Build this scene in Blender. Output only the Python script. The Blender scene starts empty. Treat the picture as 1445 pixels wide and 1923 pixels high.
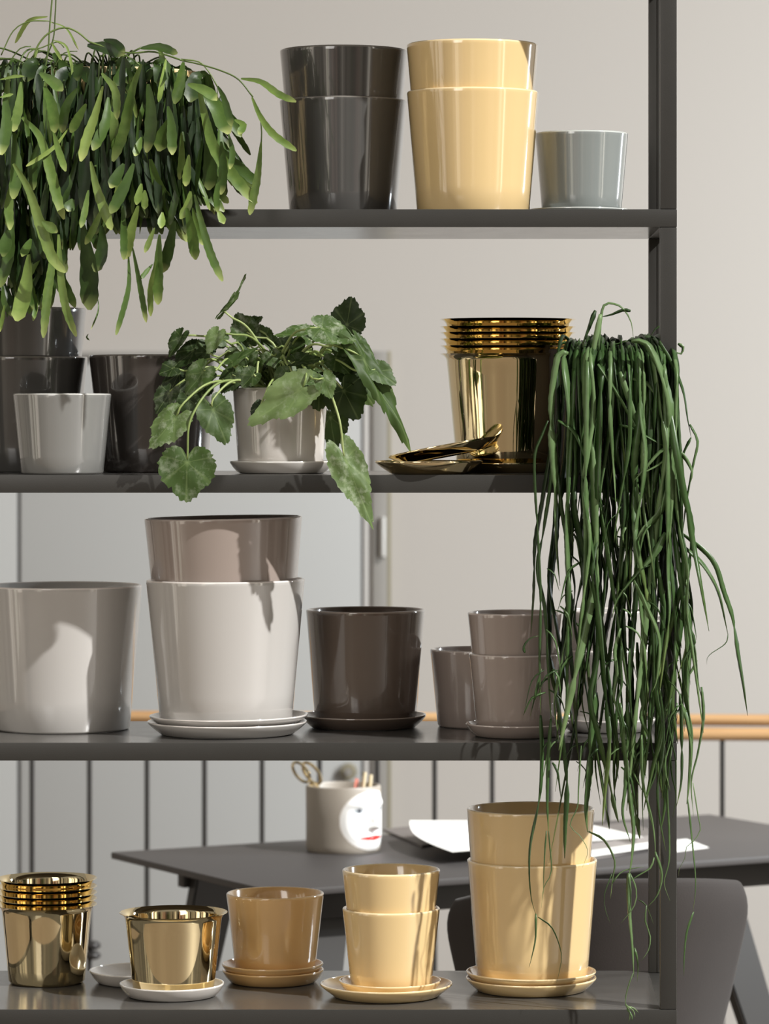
import bpy, bmesh, math, random
from mathutils import Vector, Matrix, noise
R = math.radians
sc = bpy.context.scene
C = sc.collection
F = 7200.0; DC = 4.966; H = 1.5; CX = 890.0; HY = 770.0

# ---------------------------------------------------------------- helpers
def P(px, py, Y=0.0):
    D = DC + Y
    return Vector(((px-CX)*D/F, Y, H + (HY-py)*D/F))
def S(px, Y=0.0): return px*(DC+Y)/F
def lin(c):
    c = c/255.0
    return c/12.92 if c <= 0.04045 else ((c+0.055)/1.055)**2.4
def rgb(r, g, b): return (lin(r), lin(g), lin(b), 1.0)

def tag(o, label=None, cat=None, group=None, kind=None):
    if label: o['label'] = label
    if cat: o['category'] = cat
    if group: o['group'] = group
    if kind: o['kind'] = kind
    return o
def empty(name, loc=(0, 0, 0), rz=0):
    o = bpy.data.objects.new(name, None); C.objects.link(o)
    o.location = loc; o.rotation_euler = (0, 0, rz); o.empty_display_size = 0.05
    return o
def link(name, bm, mat, parent=None, loc=None, smooth=True, sharp=35):
    me = bpy.data.meshes.new(name)
    bm.to_mesh(me); bm.free()
    if smooth:
        for p in me.polygons: p.use_smooth = True
        if sharp: me.set_sharp_from_angle(angle=R(sharp))
    for m in (mat if isinstance(mat, (list, tuple)) else [mat]): me.materials.append(m)
    o = bpy.data.objects.new(name, me); C.objects.link(o)
    if parent: o.parent = parent
    if loc is not None: o.location = loc
    return o
def box(bm, x0, x1, y0, y1, z0, z1, bev=0.0, mi=0):
    vs = [bm.verts.new((x, y, z)) for x in (x0, x1) for y in (y0, y1) for z in (z0, z1)]
    idx = [(0,1,3,2),(4,6,7,5),(0,4,5,1),(2,3,7,6),(0,2,6,4),(1,5,7,3)]
    fs = [bm.faces.new([vs[i] for i in f]) for f in idx]
    for f in fs: f.material_index = mi
    if bev > 0:
        es = list({e for f in fs for e in f.edges})
        bmesh.ops.bevel(bm, geom=es, offset=bev, segments=2, affect='EDGES', profile=0.6)
def lathe(bm, prof, n=96, mi_fn=None):
    rings = []
    for r, z in prof:
        if r < 1e-6: rings.append([bm.verts.new((0, 0, z))])
        else: rings.append([bm.verts.new((r*math.cos(2*math.pi*i/n), r*math.sin(2*math.pi*i/n), z)) for i in range(n)])
    for k in range(len(rings)-1):
        a, b = rings[k], rings[k+1]
        for i in range(n):
            j = (i+1) % n
            if len(a) == 1 and len(b) == 1: continue
            if len(a) == 1: f = bm.faces.new((a[0], b[j], b[i]))
            elif len(b) == 1: f = bm.faces.new((a[i], a[j], b[0]))
            else: f = bm.faces.new((a[i], a[j], b[j], b[i]))
            if mi_fn: f.material_index = mi_fn(k)
def catmull(pts, step):
    """resample a polyline as a smooth curve"""
    pts = [Vector(p) for p in pts]
    if len(pts) == 2: pts = [pts[0], (pts[0]+pts[1])/2, pts[1]]
    q = [pts[0]*2-pts[1]] + pts + [pts[-1]*2-pts[-2]]
    out = []
    for i in range(1, len(q)-2):
        p0, p1, p2, p3 = q[i-1:i+3]
        n = max(2, int((p2-p1).length/step))
        for k in range(n):
            t = k/n
            out.append(0.5*((2*p1)+(p2-p0)*t+(2*p0-5*p1+4*p2-p3)*t*t+(3*p1-p0-3*p2+p3)*t*t*t))
    out.append(q[-2].copy())
    return out
def tube(bm, pts, rad, n=8, cols=None, col=None, cross=None, twist=0.0, rot0=0.0, caps=True):
    """rad: float or fn(t); cross: fn(angle)->radius multiplier"""
    L = len(pts); rings = []
    prev = None
    for i, p in enumerate(pts):
        t = (pts[min(i+1, L-1)]-pts[max(i-1, 0)])
        if t.length < 1e-9: t = Vector((0, 0, -1))
        t.normalize()
        if prev is None:
            a = Vector((0, -1, 0)) if abs(t.y) < 0.9 else Vector((1, 0, 0))
            nrm = (a - t*a.dot(t)).normalized()
        else:
            nrm = (prev - t*prev.dot(t)).normalized()
        prev = nrm
        bi = t.cross(nrm)
        s = i/(L-1)
        r = rad(s) if callable(rad) else rad
        ring = []
        for k in range(n):
            a = 2*math.pi*k/n
            m = cross(a) if cross else (1, 1)
            ca, sa = math.cos(a)*m[0], math.sin(a)*m[1]
            tw = rot0 + twist*s
            u = ca*math.cos(tw)-sa*math.sin(tw); v = ca*math.sin(tw)+sa*math.cos(tw)
            vt = bm.verts.new(p + nrm*(u*r) + bi*(v*r))
            if cols is not None: vt[cols] = (col[0], s, col[2] if len(col) > 2 else 0, 1)
            ring.append(vt)
        rings.append(ring)
    for i in range(L-1):
        for k in range(n):
            j = (k+1) % n
            bm.faces.new((rings[i][k], rings[i][j], rings[i+1][j], rings[i+1][k]))
    if caps:
        bm.faces.new(rings[0][::-1]); bm.faces.new(rings[-1])

# ---------------------------------------------------------------- materials
def newmat(name):
    m = bpy.data.materials.new(name); m.use_nodes = True
    nt = m.node_tree; b = nt.nodes['Principled BSDF']
    return m, nt, b
def N(nt, t, **kw):
    n = nt.nodes.new(t)
    for k, v in kw.items(): setattr(n, k, v)
    return n
def noisy(nt, b, base, var=0.06, scale=6, detail=4, rough=None, rvar=0.0, bump=0.0, bscale=200):
    tc = N(nt, 'ShaderNodeTexCoord'); nz = N(nt, 'ShaderNodeTexNoise')
    nz.inputs['Scale'].default_value = scale; nz.inputs['Detail'].default_value = detail
    nt.links.new(tc.outputs['Object'], nz.inputs['Vector'])
    mx = N(nt, 'ShaderNodeMix', data_type='RGBA')
    mx.inputs[6].default_value = tuple(c*(1-var) for c in base[:3])+(1,)
    mx.inputs[7].default_value = tuple(min(1, c*(1+var)) for c in base[:3])+(1,)
    nt.links.new(nz.outputs['Fac'], mx.inputs[0]); nt.links.new(mx.outputs[2], b.inputs['Base Color'])
    if rough is not None:
        b.inputs['Roughness'].default_value = rough
        if rvar > 0:
            mr = N(nt, 'ShaderNodeMapRange'); mr.inputs[3].default_value = rough-rvar; mr.inputs[4].default_value = rough+rvar
            nt.links.new(nz.outputs['Fac'], mr.inputs[0]); nt.links.new(mr.outputs[0], b.inputs['Roughness'])
    if bump > 0:
        n2 = N(nt, 'ShaderNodeTexNoise'); n2.inputs['Scale'].default_value = bscale
        nt.links.new(tc.outputs['Object'], n2.inputs['Vector'])
        bp = N(nt, 'ShaderNodeBump'); bp.inputs['Strength'].default_value = bump; bp.inputs['Distance'].default_value = 0.001
        nt.links.new(n2.outputs['Fac'], bp.inputs['Height']); nt.links.new(bp.outputs[0], b.inputs['Normal'])
def plain(name, base, rough=0.5, metal=0.0, var=0.05, scale=8, rvar=0.0, bump=0.0, bscale=200, spec=None, coat=0.0):
    m, nt, b = newmat(name)
    noisy(nt, b, base, var, scale, 3, rough, rvar, bump, bscale)
    b.inputs['Metallic'].default_value = metal
    if spec is not None: b.inputs['Specular IOR Level'].default_value = spec
    if coat: b.inputs['Coat Weight'].default_value = coat; b.inputs['Coat Roughness'].default_value = 0.03
    return m
def glaze(name, base, rim, inside=None):
    """glossy ceramic: body, lighter rim where the glaze thins"""
    a = plain(name, base, 0.16, 0, 0.03, 3, bump=0.02, bscale=30, coat=1.0)
    a.node_tree.nodes['Principled BSDF'].inputs['Specular IOR Level'].default_value = 0.6
    r = plain(name+'_rim', rim, 0.1, 0, 0.03, 3, coat=1.0)
    return [a, r]
G_DARK = glaze('dark_grey_glaze', rgb(80, 79, 77), rgb(128, 124, 118))
G_YEL = glaze('yellow_glaze', rgb(229, 200, 146), rgb(246, 222, 176))
G_OCHRE = glaze('ochre_glaze', rgb(224, 184, 126), rgb(232, 196, 142))
G_BLUE = glaze('blue_grey_glaze', rgb(140, 146, 144), rgb(196, 200, 196))
G_GREY = glaze('pale_grey_glaze', rgb(130, 130, 127), rgb(184, 183, 178))
G_LIL = glaze('light_taupe_glaze', rgb(190, 187, 183), rgb(226, 219, 213))
G_TAUPE = glaze('taupe_glaze', rgb(158, 145, 137), rgb(196, 184, 176))
G_CHAR = glaze('charcoal_glaze', rgb(66, 61, 58), rgb(120, 114, 108))
G_BROWN = glaze('dark_taupe_glaze', rgb(101, 88, 78), rgb(150, 136, 124))
G_WHITE = glaze('off_white_glaze', rgb(205, 200, 194), rgb(232, 228, 222))
G_CREAM = glaze('cream_glaze', rgb(228, 220, 205), rgb(240, 232, 218))
GOLD = plain('polished_brass', rgb(240, 222, 178), 0.05, 1.0, 0.02, 4)
FRAME = plain('charcoal_powder_coat', rgb(50, 49, 46), 0.42, 0.0, 0.06, 40, bump=0.12, bscale=900)
SHELFTOP = plain('charcoal_shelf_panel', rgb(84, 82, 79), 0.17, 0.0, 0.06, 25, rvar=0.04, bump=0.06, bscale=700)
MATTE = plain('matte_black_fabric', rgb(42, 38, 36), 0.8, 0.0, 0.1, 60, bump=0.25, bscale=900)
TABLE = plain('dark_grey_linoleum', rgb(66, 63, 62), 0.5, 0.0, 0.06, 12, bump=0.05)
BLACK = plain('black_stained_wood', rgb(34, 32, 30), 0.45, 0.0, 0.1, 10)
STEEL = plain('black_steel', rgb(40, 38, 36), 0.4, 0.2, 0.05, 10)
VELVET = plain('brown_grey_velvet', rgb(46, 40, 37), 0.85, 0.0, 0.12, 20, bump=0.2, bscale=500)
VELVET.node_tree.nodes['Principled BSDF'].inputs['Sheen Weight'].default_value = 0.12
PAPER = plain('white_paper', rgb(240, 238, 232), 0.6, 0, 0.01)
PAPER_PINK = plain('pink_print', rgb(206, 170, 160), 0.6, 0, 0.02)
MAGAZINE = plain('grey_book_cover', rgb(108, 102, 98), 0.55, 0, 0.05)
DOORM = plain('grey_painted_door', rgb(144, 144, 142), 0.5, 0, 0.03, 1.5)
DOORF = plain('dark_grey_door_frame', rgb(120, 117, 112), 0.5, 0, 0.03, 2)
DOORL = plain('light_grey_door_edge', rgb(165, 162, 158), 0.5, 0, 0.03, 2)
BEAD = plain('olive_metal_edge', rgb(122, 116, 98), 0.4, 0.2, 0.03, 2)
CHROME = plain('satin_steel', rgb(190, 188, 184), 0.3, 0.8, 0.02)
STICK = plain('wood_pencil', rgb(214, 198, 164), 0.5, 0, 0.05)
PINKMET = plain('pink_metal', rgb(226, 150, 140), 0.2, 0.8, 0.02)
SOIL = plain('dark_soil', rgb(44, 34, 26), 0.95, 0, 0.4, 60, bump=0.9, bscale=250)
INK = plain('black_ink', rgb(40, 38, 36), 0.7, 0, 0.02)

def woodmat():
    m, nt, b = newmat('oak_handrail')
    tc = N(nt, 'ShaderNodeTexCoord'); mp = N(nt, 'ShaderNodeMapping'); mp.inputs['Scale'].default_value = (0.6, 14, 14)
    w = N(nt, 'ShaderNodeTexNoise'); w.inputs['Scale'].default_value = 4; w.inputs['Detail'].default_value = 6
    cr = N(nt, 'ShaderNodeValToRGB')
    cr.color_ramp.elements[0].position = 0.3; cr.color_ramp.elements[0].color = rgb(146, 110, 72)
    cr.color_ramp.elements[1].position = 0.7; cr.color_ramp.elements[1].color = rgb(178, 144, 102)
    nt.links.new(tc.outputs['Object'], mp.inputs[0]); nt.links.new(mp.outputs[0], w.inputs['Vector'])
    nt.links.new(w.outputs['Fac'], cr.inputs[0]); nt.links.new(cr.outputs[0], b.inputs['Base Color'])
    b.inputs['Roughness'].default_value = 0.4
    return m
WOOD = woodmat()

def wallmat():
    m, nt, b = newmat('painted_plaster_wall')
    noisy(nt, b, rgb(147, 142, 136), 0.02, 0.8, 3, 0.85, bump=0.15, bscale=120)
    return m
WALL = wallmat()
FLOORM = plain('warm_grey_floor', rgb(120, 108, 96), 0.5, 0, 0.08, 3)
CEIL = plain('ceiling_paint', rgb(220, 218, 214), 0.9, 0, 0.02)

def leafmat(name, dark, mid, light, tipc, rough=0.42, trans=0.25, mottled=0.0, scale=60):
    """vertex colour: r = shade of the leaf, g = 0..1 along it, b = tip strength / mottling"""
    m, nt, b = newmat(name)
    at = N(nt, 'ShaderNodeAttribute', attribute_name='Col')
    sp = N(nt, 'ShaderNodeSeparateColor'); nt.links.new(at.outputs['Color'], sp.inputs[0])
    cr = N(nt, 'ShaderNodeValToRGB')
    cr.color_ramp.elements[0].position = 0.0; cr.color_ramp.elements[0].color = dark
    cr.color_ramp.elements[1].position = 1.0; cr.color_ramp.elements[1].color = light
    e = cr.color_ramp.elements.new(0.5); e.color = mid
    nz = N(nt, 'ShaderNodeTexNoise'); nz.inputs['Scale'].default_value = scale; nz.inputs['Detail'].default_value = 4
    tc = N(nt, 'ShaderNodeTexCoord'); nt.links.new(tc.outputs['Object'], nz.inputs['Vector'])
    ad = N(nt, 'ShaderNodeMath', operation='MULTIPLY_ADD'); ad.inputs[1].default_value = 0.35
    sub = N(nt, 'ShaderNodeMath', operation='SUBTRACT'); sub.inputs[1].default_value = 0.175
    nt.links.new(nz.outputs['Fac'], ad.inputs[0]); nt.links.new(sp.outputs[0], ad.inputs[2])
    nt.links.new(ad.outputs[0], sub.inputs[0]); nt.links.new(sub.outputs[0], cr.inputs[0])
    mx = N(nt, 'ShaderNodeMix', data_type='RGBA')
    mr = N(nt, 'ShaderNodeMapRange'); mr.inputs[1].default_value = 0.82; mr.inputs[2].default_value = 1.0
    nt.links.new(sp.outputs[1], mr.inputs[0])
    ml = N(nt, 'ShaderNodeMath', operation='MULTIPLY'); nt.links.new(mr.outputs[0], ml.inputs[0]); nt.links.new(sp.outputs[2], ml.inputs[1])
    nt.links.new(ml.outputs[0], mx.inputs[0]); nt.links.new(cr.outputs[0], mx.inputs[6]); mx.inputs[7].default_value = tipc
    src = mx.outputs[2]
    if mottled > 0:
        n2 = N(nt, 'ShaderNodeTexNoise'); n2.inputs['Scale'].default_value = 75; n2.inputs['Detail'].default_value = 6; n2.inputs['Roughness'].default_value = 0.7
        nt.links.new(tc.outputs['Object'], n2.inputs['Vector'])
        r2 = N(nt, 'ShaderNodeMapRange'); r2.inputs[1].default_value = 0.5; r2.inputs[2].default_value = 0.72
        nt.links.new(n2.outputs['Fac'], r2.inputs[0])
        m2 = N(nt, 'ShaderNodeMath', operation='MULTIPLY'); m2.inputs[1].default_value = mottled
        nt.links.new(r2.outputs[0], m2.inputs[0])
        mm = N(nt, 'ShaderNodeMath', operation='MULTIPLY'); nt.links.new(m2.outputs[0], mm.inputs[0]); nt.links.new(sp.outputs[2], mm.inputs[1])
        x2 = N(nt, 'ShaderNodeMix', data_type='RGBA'); nt.links.new(mm.outputs[0], x2.inputs[0])
        nt.links.new(cr.outputs[0], x2.inputs[6]); x2.inputs[7].default_value = tipc
        # dark veins fan out (g channel carries vein mask)
        x3 = N(nt, 'ShaderNodeMix', data_type='RGBA', blend_type='MIX')
        vm = N(nt, 'ShaderNodeMath', operation='MULTIPLY'); vm.inputs[1].default_value = 0.55
        nt.links.new(sp.outputs[1], vm.inputs[0]); nt.links.new(vm.outputs[0], x3.inputs[0])
        nt.links.new(x2.outputs[2], x3.inputs[6]); x3.inputs[7].default_value = light
        src = x3.outputs[2]
    nt.links.new(src, b.inputs['Base Color'])
    b.inputs['Roughness'].default_value = rough
    b.inputs['Specular IOR Level'].default_value = 0.4
    bp = N(nt, 'ShaderNodeBump'); bp.inputs['Strength'].default_value = 0.35; bp.inputs['Distance'].default_value = 0.001
    nt.links.new(nz.outputs['Fac'], bp.inputs['Height']); nt.links.new(bp.outputs[0], b.inputs['Normal'])
    tr = N(nt, 'ShaderNodeBsdfTranslucent'); nt.links.new(src, tr.inputs['Color'])
    ms = N(nt, 'ShaderNodeMixShader'); ms.inputs[0].default_value = trans
    out = [n for n in nt.nodes if n.type == 'OUTPUT_MATERIAL'][0]
    nt.links.new(b.outputs[0], ms.inputs[1]); nt.links.new(tr.outputs[0], ms.inputs[2]); nt.links.new(ms.outputs[0], out.inputs[0])
    return m
LEAF_A = leafmat('flat_cactus_green', rgb(30, 48, 22), rgb(82, 110, 46), rgb(160, 182, 96), rgb(200, 208, 130))
STEM_A = leafmat('flat_cactus_stem', rgb(50, 60, 30), rgb(86, 106, 52), rgb(130, 150, 80), rgb(150, 160, 90), trans=0.05)
LEAF_B = leafmat('lobed_leaf_green', rgb(30, 44, 18), rgb(70, 94, 42), rgb(140, 160, 104), rgb(186, 194, 170), rough=0.55, trans=0.22, mottled=0.8, scale=45)
STEM_B = leafmat('pale_petiole', rgb(96, 116, 62), rgb(146, 164, 98), rgb(186, 196, 140), rgb(186, 196, 140), trans=0.1)
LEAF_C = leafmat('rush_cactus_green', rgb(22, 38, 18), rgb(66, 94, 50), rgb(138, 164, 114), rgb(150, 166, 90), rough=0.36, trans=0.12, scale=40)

# ---------------------------------------------------------------- shelving unit
XR = (1272-CX)*DC/F; XL = -0.737
PW = 0.0217; TH = 0.0230; DEP = 0.345
ZS = [H+(HY-y)*DC/F for y in (393, 892, 1395, 1896)]
rack = empty('shelving_unit', (0, 0, 0))
tag(rack, 'charcoal metal open shelving unit with four visible shelves holding all the pots', 'shelf unit')
for z in ZS + [ZS[3]-(ZS[2]-ZS[3]), ZS[0]+(ZS[0]-ZS[1])]:
    bm = bmesh.new()
    box(bm, XL, XR, 0, PW, z-TH, z, 0.0008)              # front rail
    box(bm, XL, XR, DEP-PW, DEP, z-TH, z, 0.0008)        # rear rail
    box(bm, XL, XL+PW, PW, DEP-PW, z-TH, z, 0.0008)
    box(bm, XR-PW, XR, PW, DEP-PW, z-TH, z, 0.0008)
    box(bm, XL+PW, XR-PW, 0.0012, DEP-0.0012, z-TH-0.0001, z+0.0001, 0.0, 1)
    link('shelf', bm, [FRAME, SHELFTOP], rack, sharp=30)
zz = [ZS[0]+(ZS[0]-ZS[1])] + ZS + [ZS[3]-(ZS[2]-ZS[3])]
segs = [(zz[i+1], zz[i]-TH) for i in range(5)] + [(0.0, zz[5]-TH)]
for x in (XL, XR-PW):
    for y in (0, DEP-PW):
        bm = bmesh.new()
        for a, b_ in segs:
            box(bm, x+0.0002, x+PW-0.0002, y+0.0003, y+PW-0.0002, a+0.0005, b_-0.0005, 0.0009)
        if y > 0:   # shadow groove strip on the rear upright
            for a, b_ in segs:
                box(bm, x+0.012, x+0.0135, y-0.0006, y+0.0004, a+0.001, b_-0.001)
        link('upright_post', bm, FRAME, rack, sharp=30)
# white shelf-edge label on the rear upright
tg = empty('shelf_tag', (XR-PW, DEP-PW, 0))
tag(tg, 'narrow white paper label with small black digits on the rear right upright', 'label')
bm = bmesh.new(); a = P(1226, 1053, DEP-PW-0.002); b_ = P(1246, 1168, DEP-PW-0.002)
box(bm, a.x-tg.location.x, b_.x-tg.location.x, -0.0014, -0.0008, b_.z, a.z, 0.0002)
link('card', bm, PAPER, tg, sharp=30)
cu = bpy.data.curves.new('digits', 'FONT'); cu.body = '28'; cu.size = 0.0065; cu.extrude = 0.0001
to = bpy.data.objects.new('digits', cu); C.objects.link(to); to.parent = tg
q = P(1232.5, 1163, DEP-PW); to.location = (q.x-tg.location.x, -0.0016, q.z); to.rotation_euler = (R(90), 0, 0)
cu.materials.append(INK)
bpy.context.view_layer.update()
me = bpy.data.meshes.new_from_object(to.evaluated_get(bpy.context.evaluated_depsgraph_get()))
t2 = bpy.data.objects.new('digits', me); C.objects.link(t2); t2.parent = tg; t2.location = to.location; t2.rotation_euler = to.rotation_euler
bpy.data.objects.remove(to); t2.name = 'digits'

# ---------------------------------------------------------------- pots and saucers
def pot_profile(rt, rb, h, t=0.0038, foot=0.003):
    pr = [(0, 0.001), (rb-0.006, 0.001), (rb-0.004, 0), (rb-0.002, 0.0003), (rb, foot)]
    for k in range(1, 5): pr.append((rb+(rt-rb)*k/5, foot+(h-foot)*k/5))
    pr += [(rt-0.0004, h-0.006), (rt, h-0.0022)]
    nrim0 = len(pr)-1
    pr += [(rt-0.0004, h-0.0008), (rt-0.0013, h), (rt-t+0.0012, h), (rt-t, h-0.0014)]
    nrim1 = len(pr)-1
    for k in (4, 3, 2, 1): pr.append((rb-t+(rt-rb)*k/5, foot+(h-foot)*k/5))
    pr += [(rb-t-0.002, 0.008), (rb-t-0.006, 0.0055), (0, 0.005)]
    return pr, nrim0, nrim1
def ceramic_pot(name, mats, cx, w, bw, yr, zb, Yc, label, group=None, tilt=None, tiltx=0.0, t=0.0038):
    """cx,w,bw: centre / rim width / base width in pixels; yr: y of rim plane; zb: base height"""
    rt, rb = S(w, Yc)/2, S(bw, Yc)/2
    top = P(cx, yr, Yc)
    h = top.z - zb
    pr, a, b_ = pot_profile(rt, rb, h, t)
    bm = bmesh.new(); lathe(bm, pr, 128, lambda k: 1 if a <= k < b_ else 0)
    o = link(name, bm, mats, loc=(top.x, Yc, zb), sharp=60)
    if tilt: o.rotation_euler = (R(tiltx), R(tilt), 0)
    elif tiltx: o.rotation_euler = (R(tiltx), 0, 0)
    tag(o, label, 'flower pot', group)
    return o, rt, rb, h
def brass_pot(cx, wb, flare, bw, yr, zb, Yc, label, group=None):
    rt, rb, fl = S(wb, Yc)/2, S(bw, Yc)/2, S(flare, Yc)
    top = P(cx, yr, Yc); h = top.z-zb; t = 0.0007
    pr = [(0, 0.0012), (rb-0.01, 0.0012), (rb-0.006, 0), (rb-0.003, 0.0003), (rb, 0.004)]
    for k in range(1, 6): pr.append((rb+(rt-rb)*k/6, 0.004+(h-0.010)*k/6))
    lip = [(rt, h-0.0085), (rt+fl*0.12, h-0.0055), (rt+fl*0.38, h-0.003), (rt+fl*0.72, h-0.0012), (rt+fl, h)]
    pr += lip
    pr += [(r-t*0.6, z+t*0.6) for r, z in lip[::-1]]
    for k in (5, 4, 3, 2, 1): pr.append((rb-t+(rt-rb)*k/6, 0.004+(h-0.010)*k/6))
    pr += [(rb-t-0.003, 0.003), (0, 0.003)]
    bm = bmesh.new(); lathe(bm, pr, 128)
    o = link('brass_pot', bm, GOLD, loc=(top.x, Yc, zb), sharp=60)
    tag(o, label, 'flower pot', group)
    return o
def saucer(mats, cx, w, zb, Yc, label, group=None, h=0.0175, bw=0.84, tilt=0, tiltx=0, name='saucer', t=0.0028):
    r = S(w, Yc)/2; rb = r*bw
    pr = [(0, 0.0012), (rb-0.008, 0.0012), (rb-0.006, 0), (rb-0.002, 0.0003), (rb+0.001, 0.002), ((rb+r)/2+0.0012, h*0.5), (r-0.0006, h-0.0026), (r, h-0.0012)]
    a = len(pr)-1
    pr += [(r-0.0006, h), (r-t+0.0006, h), (r-t, h-0.0014)]
    b_ = len(pr)-1
    pr += [((rb+r)/2-t, h*0.5), (rb-t, 0.0052), (rb-t-0.003, 0.0040), (0, 0.0036)]
    bm = bmesh.new(); lathe(bm, pr, 112, lambda k: 1 if (a <= k < b_ and isinstance(mats, list)) else 0)
    x = P(cx, 0, Yc).x
    o = link(name, bm, mats, loc=(x, Yc, zb), sharp=60)
    o.rotation_euler = (R(tiltx), R(tilt), 0)
    tag(o, label, 'saucer', group)
    return o
E = 0.0003
z1, z2, z3, z4 = [z+E for z in ZS]
# --- top shelf
ceramic_pot('plant_pot', G_DARK, 645, 239, 202, 189, z1, 0.19, 'dark grey glazed pot on the top shelf, lower one of the stacked pair', 'stacked dark grey pots')
ceramic_pot('plant_pot', G_DARK, 646, 240, 203, 95, z1+S(94, .19), 0.19, 'dark grey glazed pot nested on top of its twin on the top shelf', 'stacked dark grey pots')
ceramic_pot('plant_pot', G_YEL, 889, 249, 212, 173, z1, 0.125, 'pale yellow glazed pot on the top shelf, lower one of the stacked pair')
ceramic_pot('plant_pot', G_YEL, 888, 248, 211, 84, z1+S(89, .125), 0.125, 'pale yellow glazed pot nested on top of another on the top shelf')
saucer(G_BLUE, 1088, 187, z1, 0.20, 'thin grey saucer under the small blue grey pot on the top shelf', h=0.010)
ceramic_pot('plant_pot', G_BLUE, 1093, 175, 150, 250, z1+0.0042, 0.20, 'small blue grey glazed pot at the right end of the top shelf')
# --- second shelf
ceramic_pot('plant_pot', G_DARK, 43, 242, 200, 670, z2, 0.22, 'large dark grey pot at the left end of the second shelf, lower of two stacked')
ceramic_pot('plant_pot', G_DARK, 42, 240, 198, 579, z2+S(91, .22), 0.22, 'large dark grey pot stacked on top at the left end of the second shelf')
ceramic_pot('plant_pot', G_GREY, 117, 184, 155, 739, z2, 0.065, 'small light grey glazed pot standing in front of the dark stack on the second shelf')
ceramic_pot('plant_pot', G_CHAR, 289, 243, 200, 667, z2, 0.20, 'single dark grey brown pot behind the lobed leaves on the second shelf')
saucer(G_WHITE, 529, 195, z2, 0.115, 'off-white saucer under the leafy plant on the second shelf', h=0.0165)
saucer(GOLD, 955, 226, z2, 0.17, 'polished brass saucer under the nested brass pots on the second shelf', h=0.014, name='brass_saucer', t=0.001)
saucer(GOLD, 806, 204, z2, 0.055, 'polished brass saucer lying flat left of the nested brass pots', h=0.0175, bw=0.72, name='brass_saucer', t=0.001)
o = saucer(GOLD, 834, 206, z2+0.0225, 0.055, 'polished brass saucer leaning tilted on the flat one against the brass pots', h=0.014, bw=0.76, name='brass_saucer', t=0.001, tilt=-10.5, tiltx=-2)
names = ['sixth and lowest, full sided', 'fifth from top', 'fourth from top', 'third from top', 'second from top', 'topmost']
zb = z2+0.0042
ys = [665, 650, 637, 625, 614, 600]
hh = P(0, 665, 0.17).z-zb
for k in range(6):
    zt = P(0, ys[k], 0.17).z
    brass_pot(954.5, 231, 12, 193, ys[k], zt-hh, 0.17, 'shiny brass pot in the second shelf stack, '+names[k]+' of six', 'nested brass pots on the second shelf')
# --- third shelf
ceramic_pot('plant_pot', G_LIL, 118, 297, 252, 1098, z3, 0.215, 'large light taupe pot at the left end of the third shelf')
saucer(G_LIL, 427, 300, z3, 0.135, 'lower of two stacked light taupe saucers under the tall stack on the third shelf', 'light taupe saucers')
saucer(G_LIL, 430, 298, z3+0.0085, 0.135, 'upper of two stacked light taupe saucers under the tall stack on the third shelf', 'light taupe saucers', tilt=-0.5)
zz3 = z3+0.0132
ceramic_pot('plant_pot', G_LIL, 425, 298, 248, 1087, zz3, 0.135, 'large light taupe pot, lower of the tall stack on the third shelf', tilt=-0.3)
ceramic_pot('plant_pot', G_TAUPE, 424, 296, 248, 971, zz3+S(116, .135), 0.135, 'large taupe pot stacked crookedly on top of the tall pair on the third shelf', tilt=-1.0)
saucer(G_BROWN, 683, 236, z3, 0.245, 'dark brown taupe saucer under the dark pot in the middle of the third shelf')
ceramic_pot('plant_pot', G_BROWN, 687, 224, 190, 1144, z3+0.0042, 0.245, 'dark brown taupe pot in the middle of the third shelf')
ceramic_pot('plant_pot', G_TAUPE, 896, 176, 148, 1218, z3, 0.262, 'small taupe pot standing alone behind the small stack on the third shelf')
saucer(G_TAUPE, 972, 195, z3, 0.105, 'small taupe saucer under the small stack left of the trailing strands on the third shelf')
ceramic_pot('plant_pot', G_TAUPE, 969, 177, 148, 1226, z3+0.0042, 0.105, 'small taupe pot, lower of the stack left of the trailing strands on the third shelf')
ceramic_pot('plant_pot', G_TAUPE, 967, 177, 148, 1149, z3+0.0042+S(77, .105), 0.105, 'small taupe pot, upper of the stack left of the trailing strands on the third shelf')
saucer(G_LIL, 1143, 180, z3, 0.185, 'small light saucer on the third shelf half hidden behind the trailing strands', )
ceramic_pot('plant_pot', G_LIL, 1143, 168, 142, 1218, z3+0.0042, 0.185, 'small light taupe pot behind the trailing strands, lower of its stack')
ceramic_pot('plant_pot', G_LIL, 1141, 168, 142, 1145, z3+0.0042+S(73, .185), 0.185, 'small light taupe pot behind the trailing strands, upper of its stack')
# --- bottom shelf
names = ['fifth and lowest', 'fourth from top', 'third from top', 'second from top', 'topmost']
ys = [1698, 1687, 1676, 1664, 1649]
Yg = 0.235; hh = P(0, ys[0], Yg).z-z4
for k in range(5):
    zt = P(0, ys[k], Yg).z
    brass_pot(88, 168, 10, 143, ys[k], zt-hh, Yg, 'shiny brass pot in the bottom shelf stack, '+names[k]+' of five', 'nested brass pots on the bottom shelf')
saucer(G_WHITE, 262, 188, z4, 0.238, 'white saucer lying empty behind the single brass pot on the bottom shelf')
saucer(G_WHITE, 323, 197, z4, 0.115, 'white saucer carrying the single brass pot on the bottom shelf')
brass_pot(326, 181, 11, 152, 1713, z4+0.0042, 0.115, 'single shiny brass pot with flared rim standing on a white saucer')
saucer(G_OCHRE, 513, 191, z4, 0.24, 'ochre saucer on the bottom shelf, lower of two under the single ochre pot', 'small ochre saucers')
saucer(G_OCHRE, 512, 191, z4+0.0085, 0.24, 'ochre saucer on the bottom shelf, upper of two under the single ochre pot', 'small ochre saucers')
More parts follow.
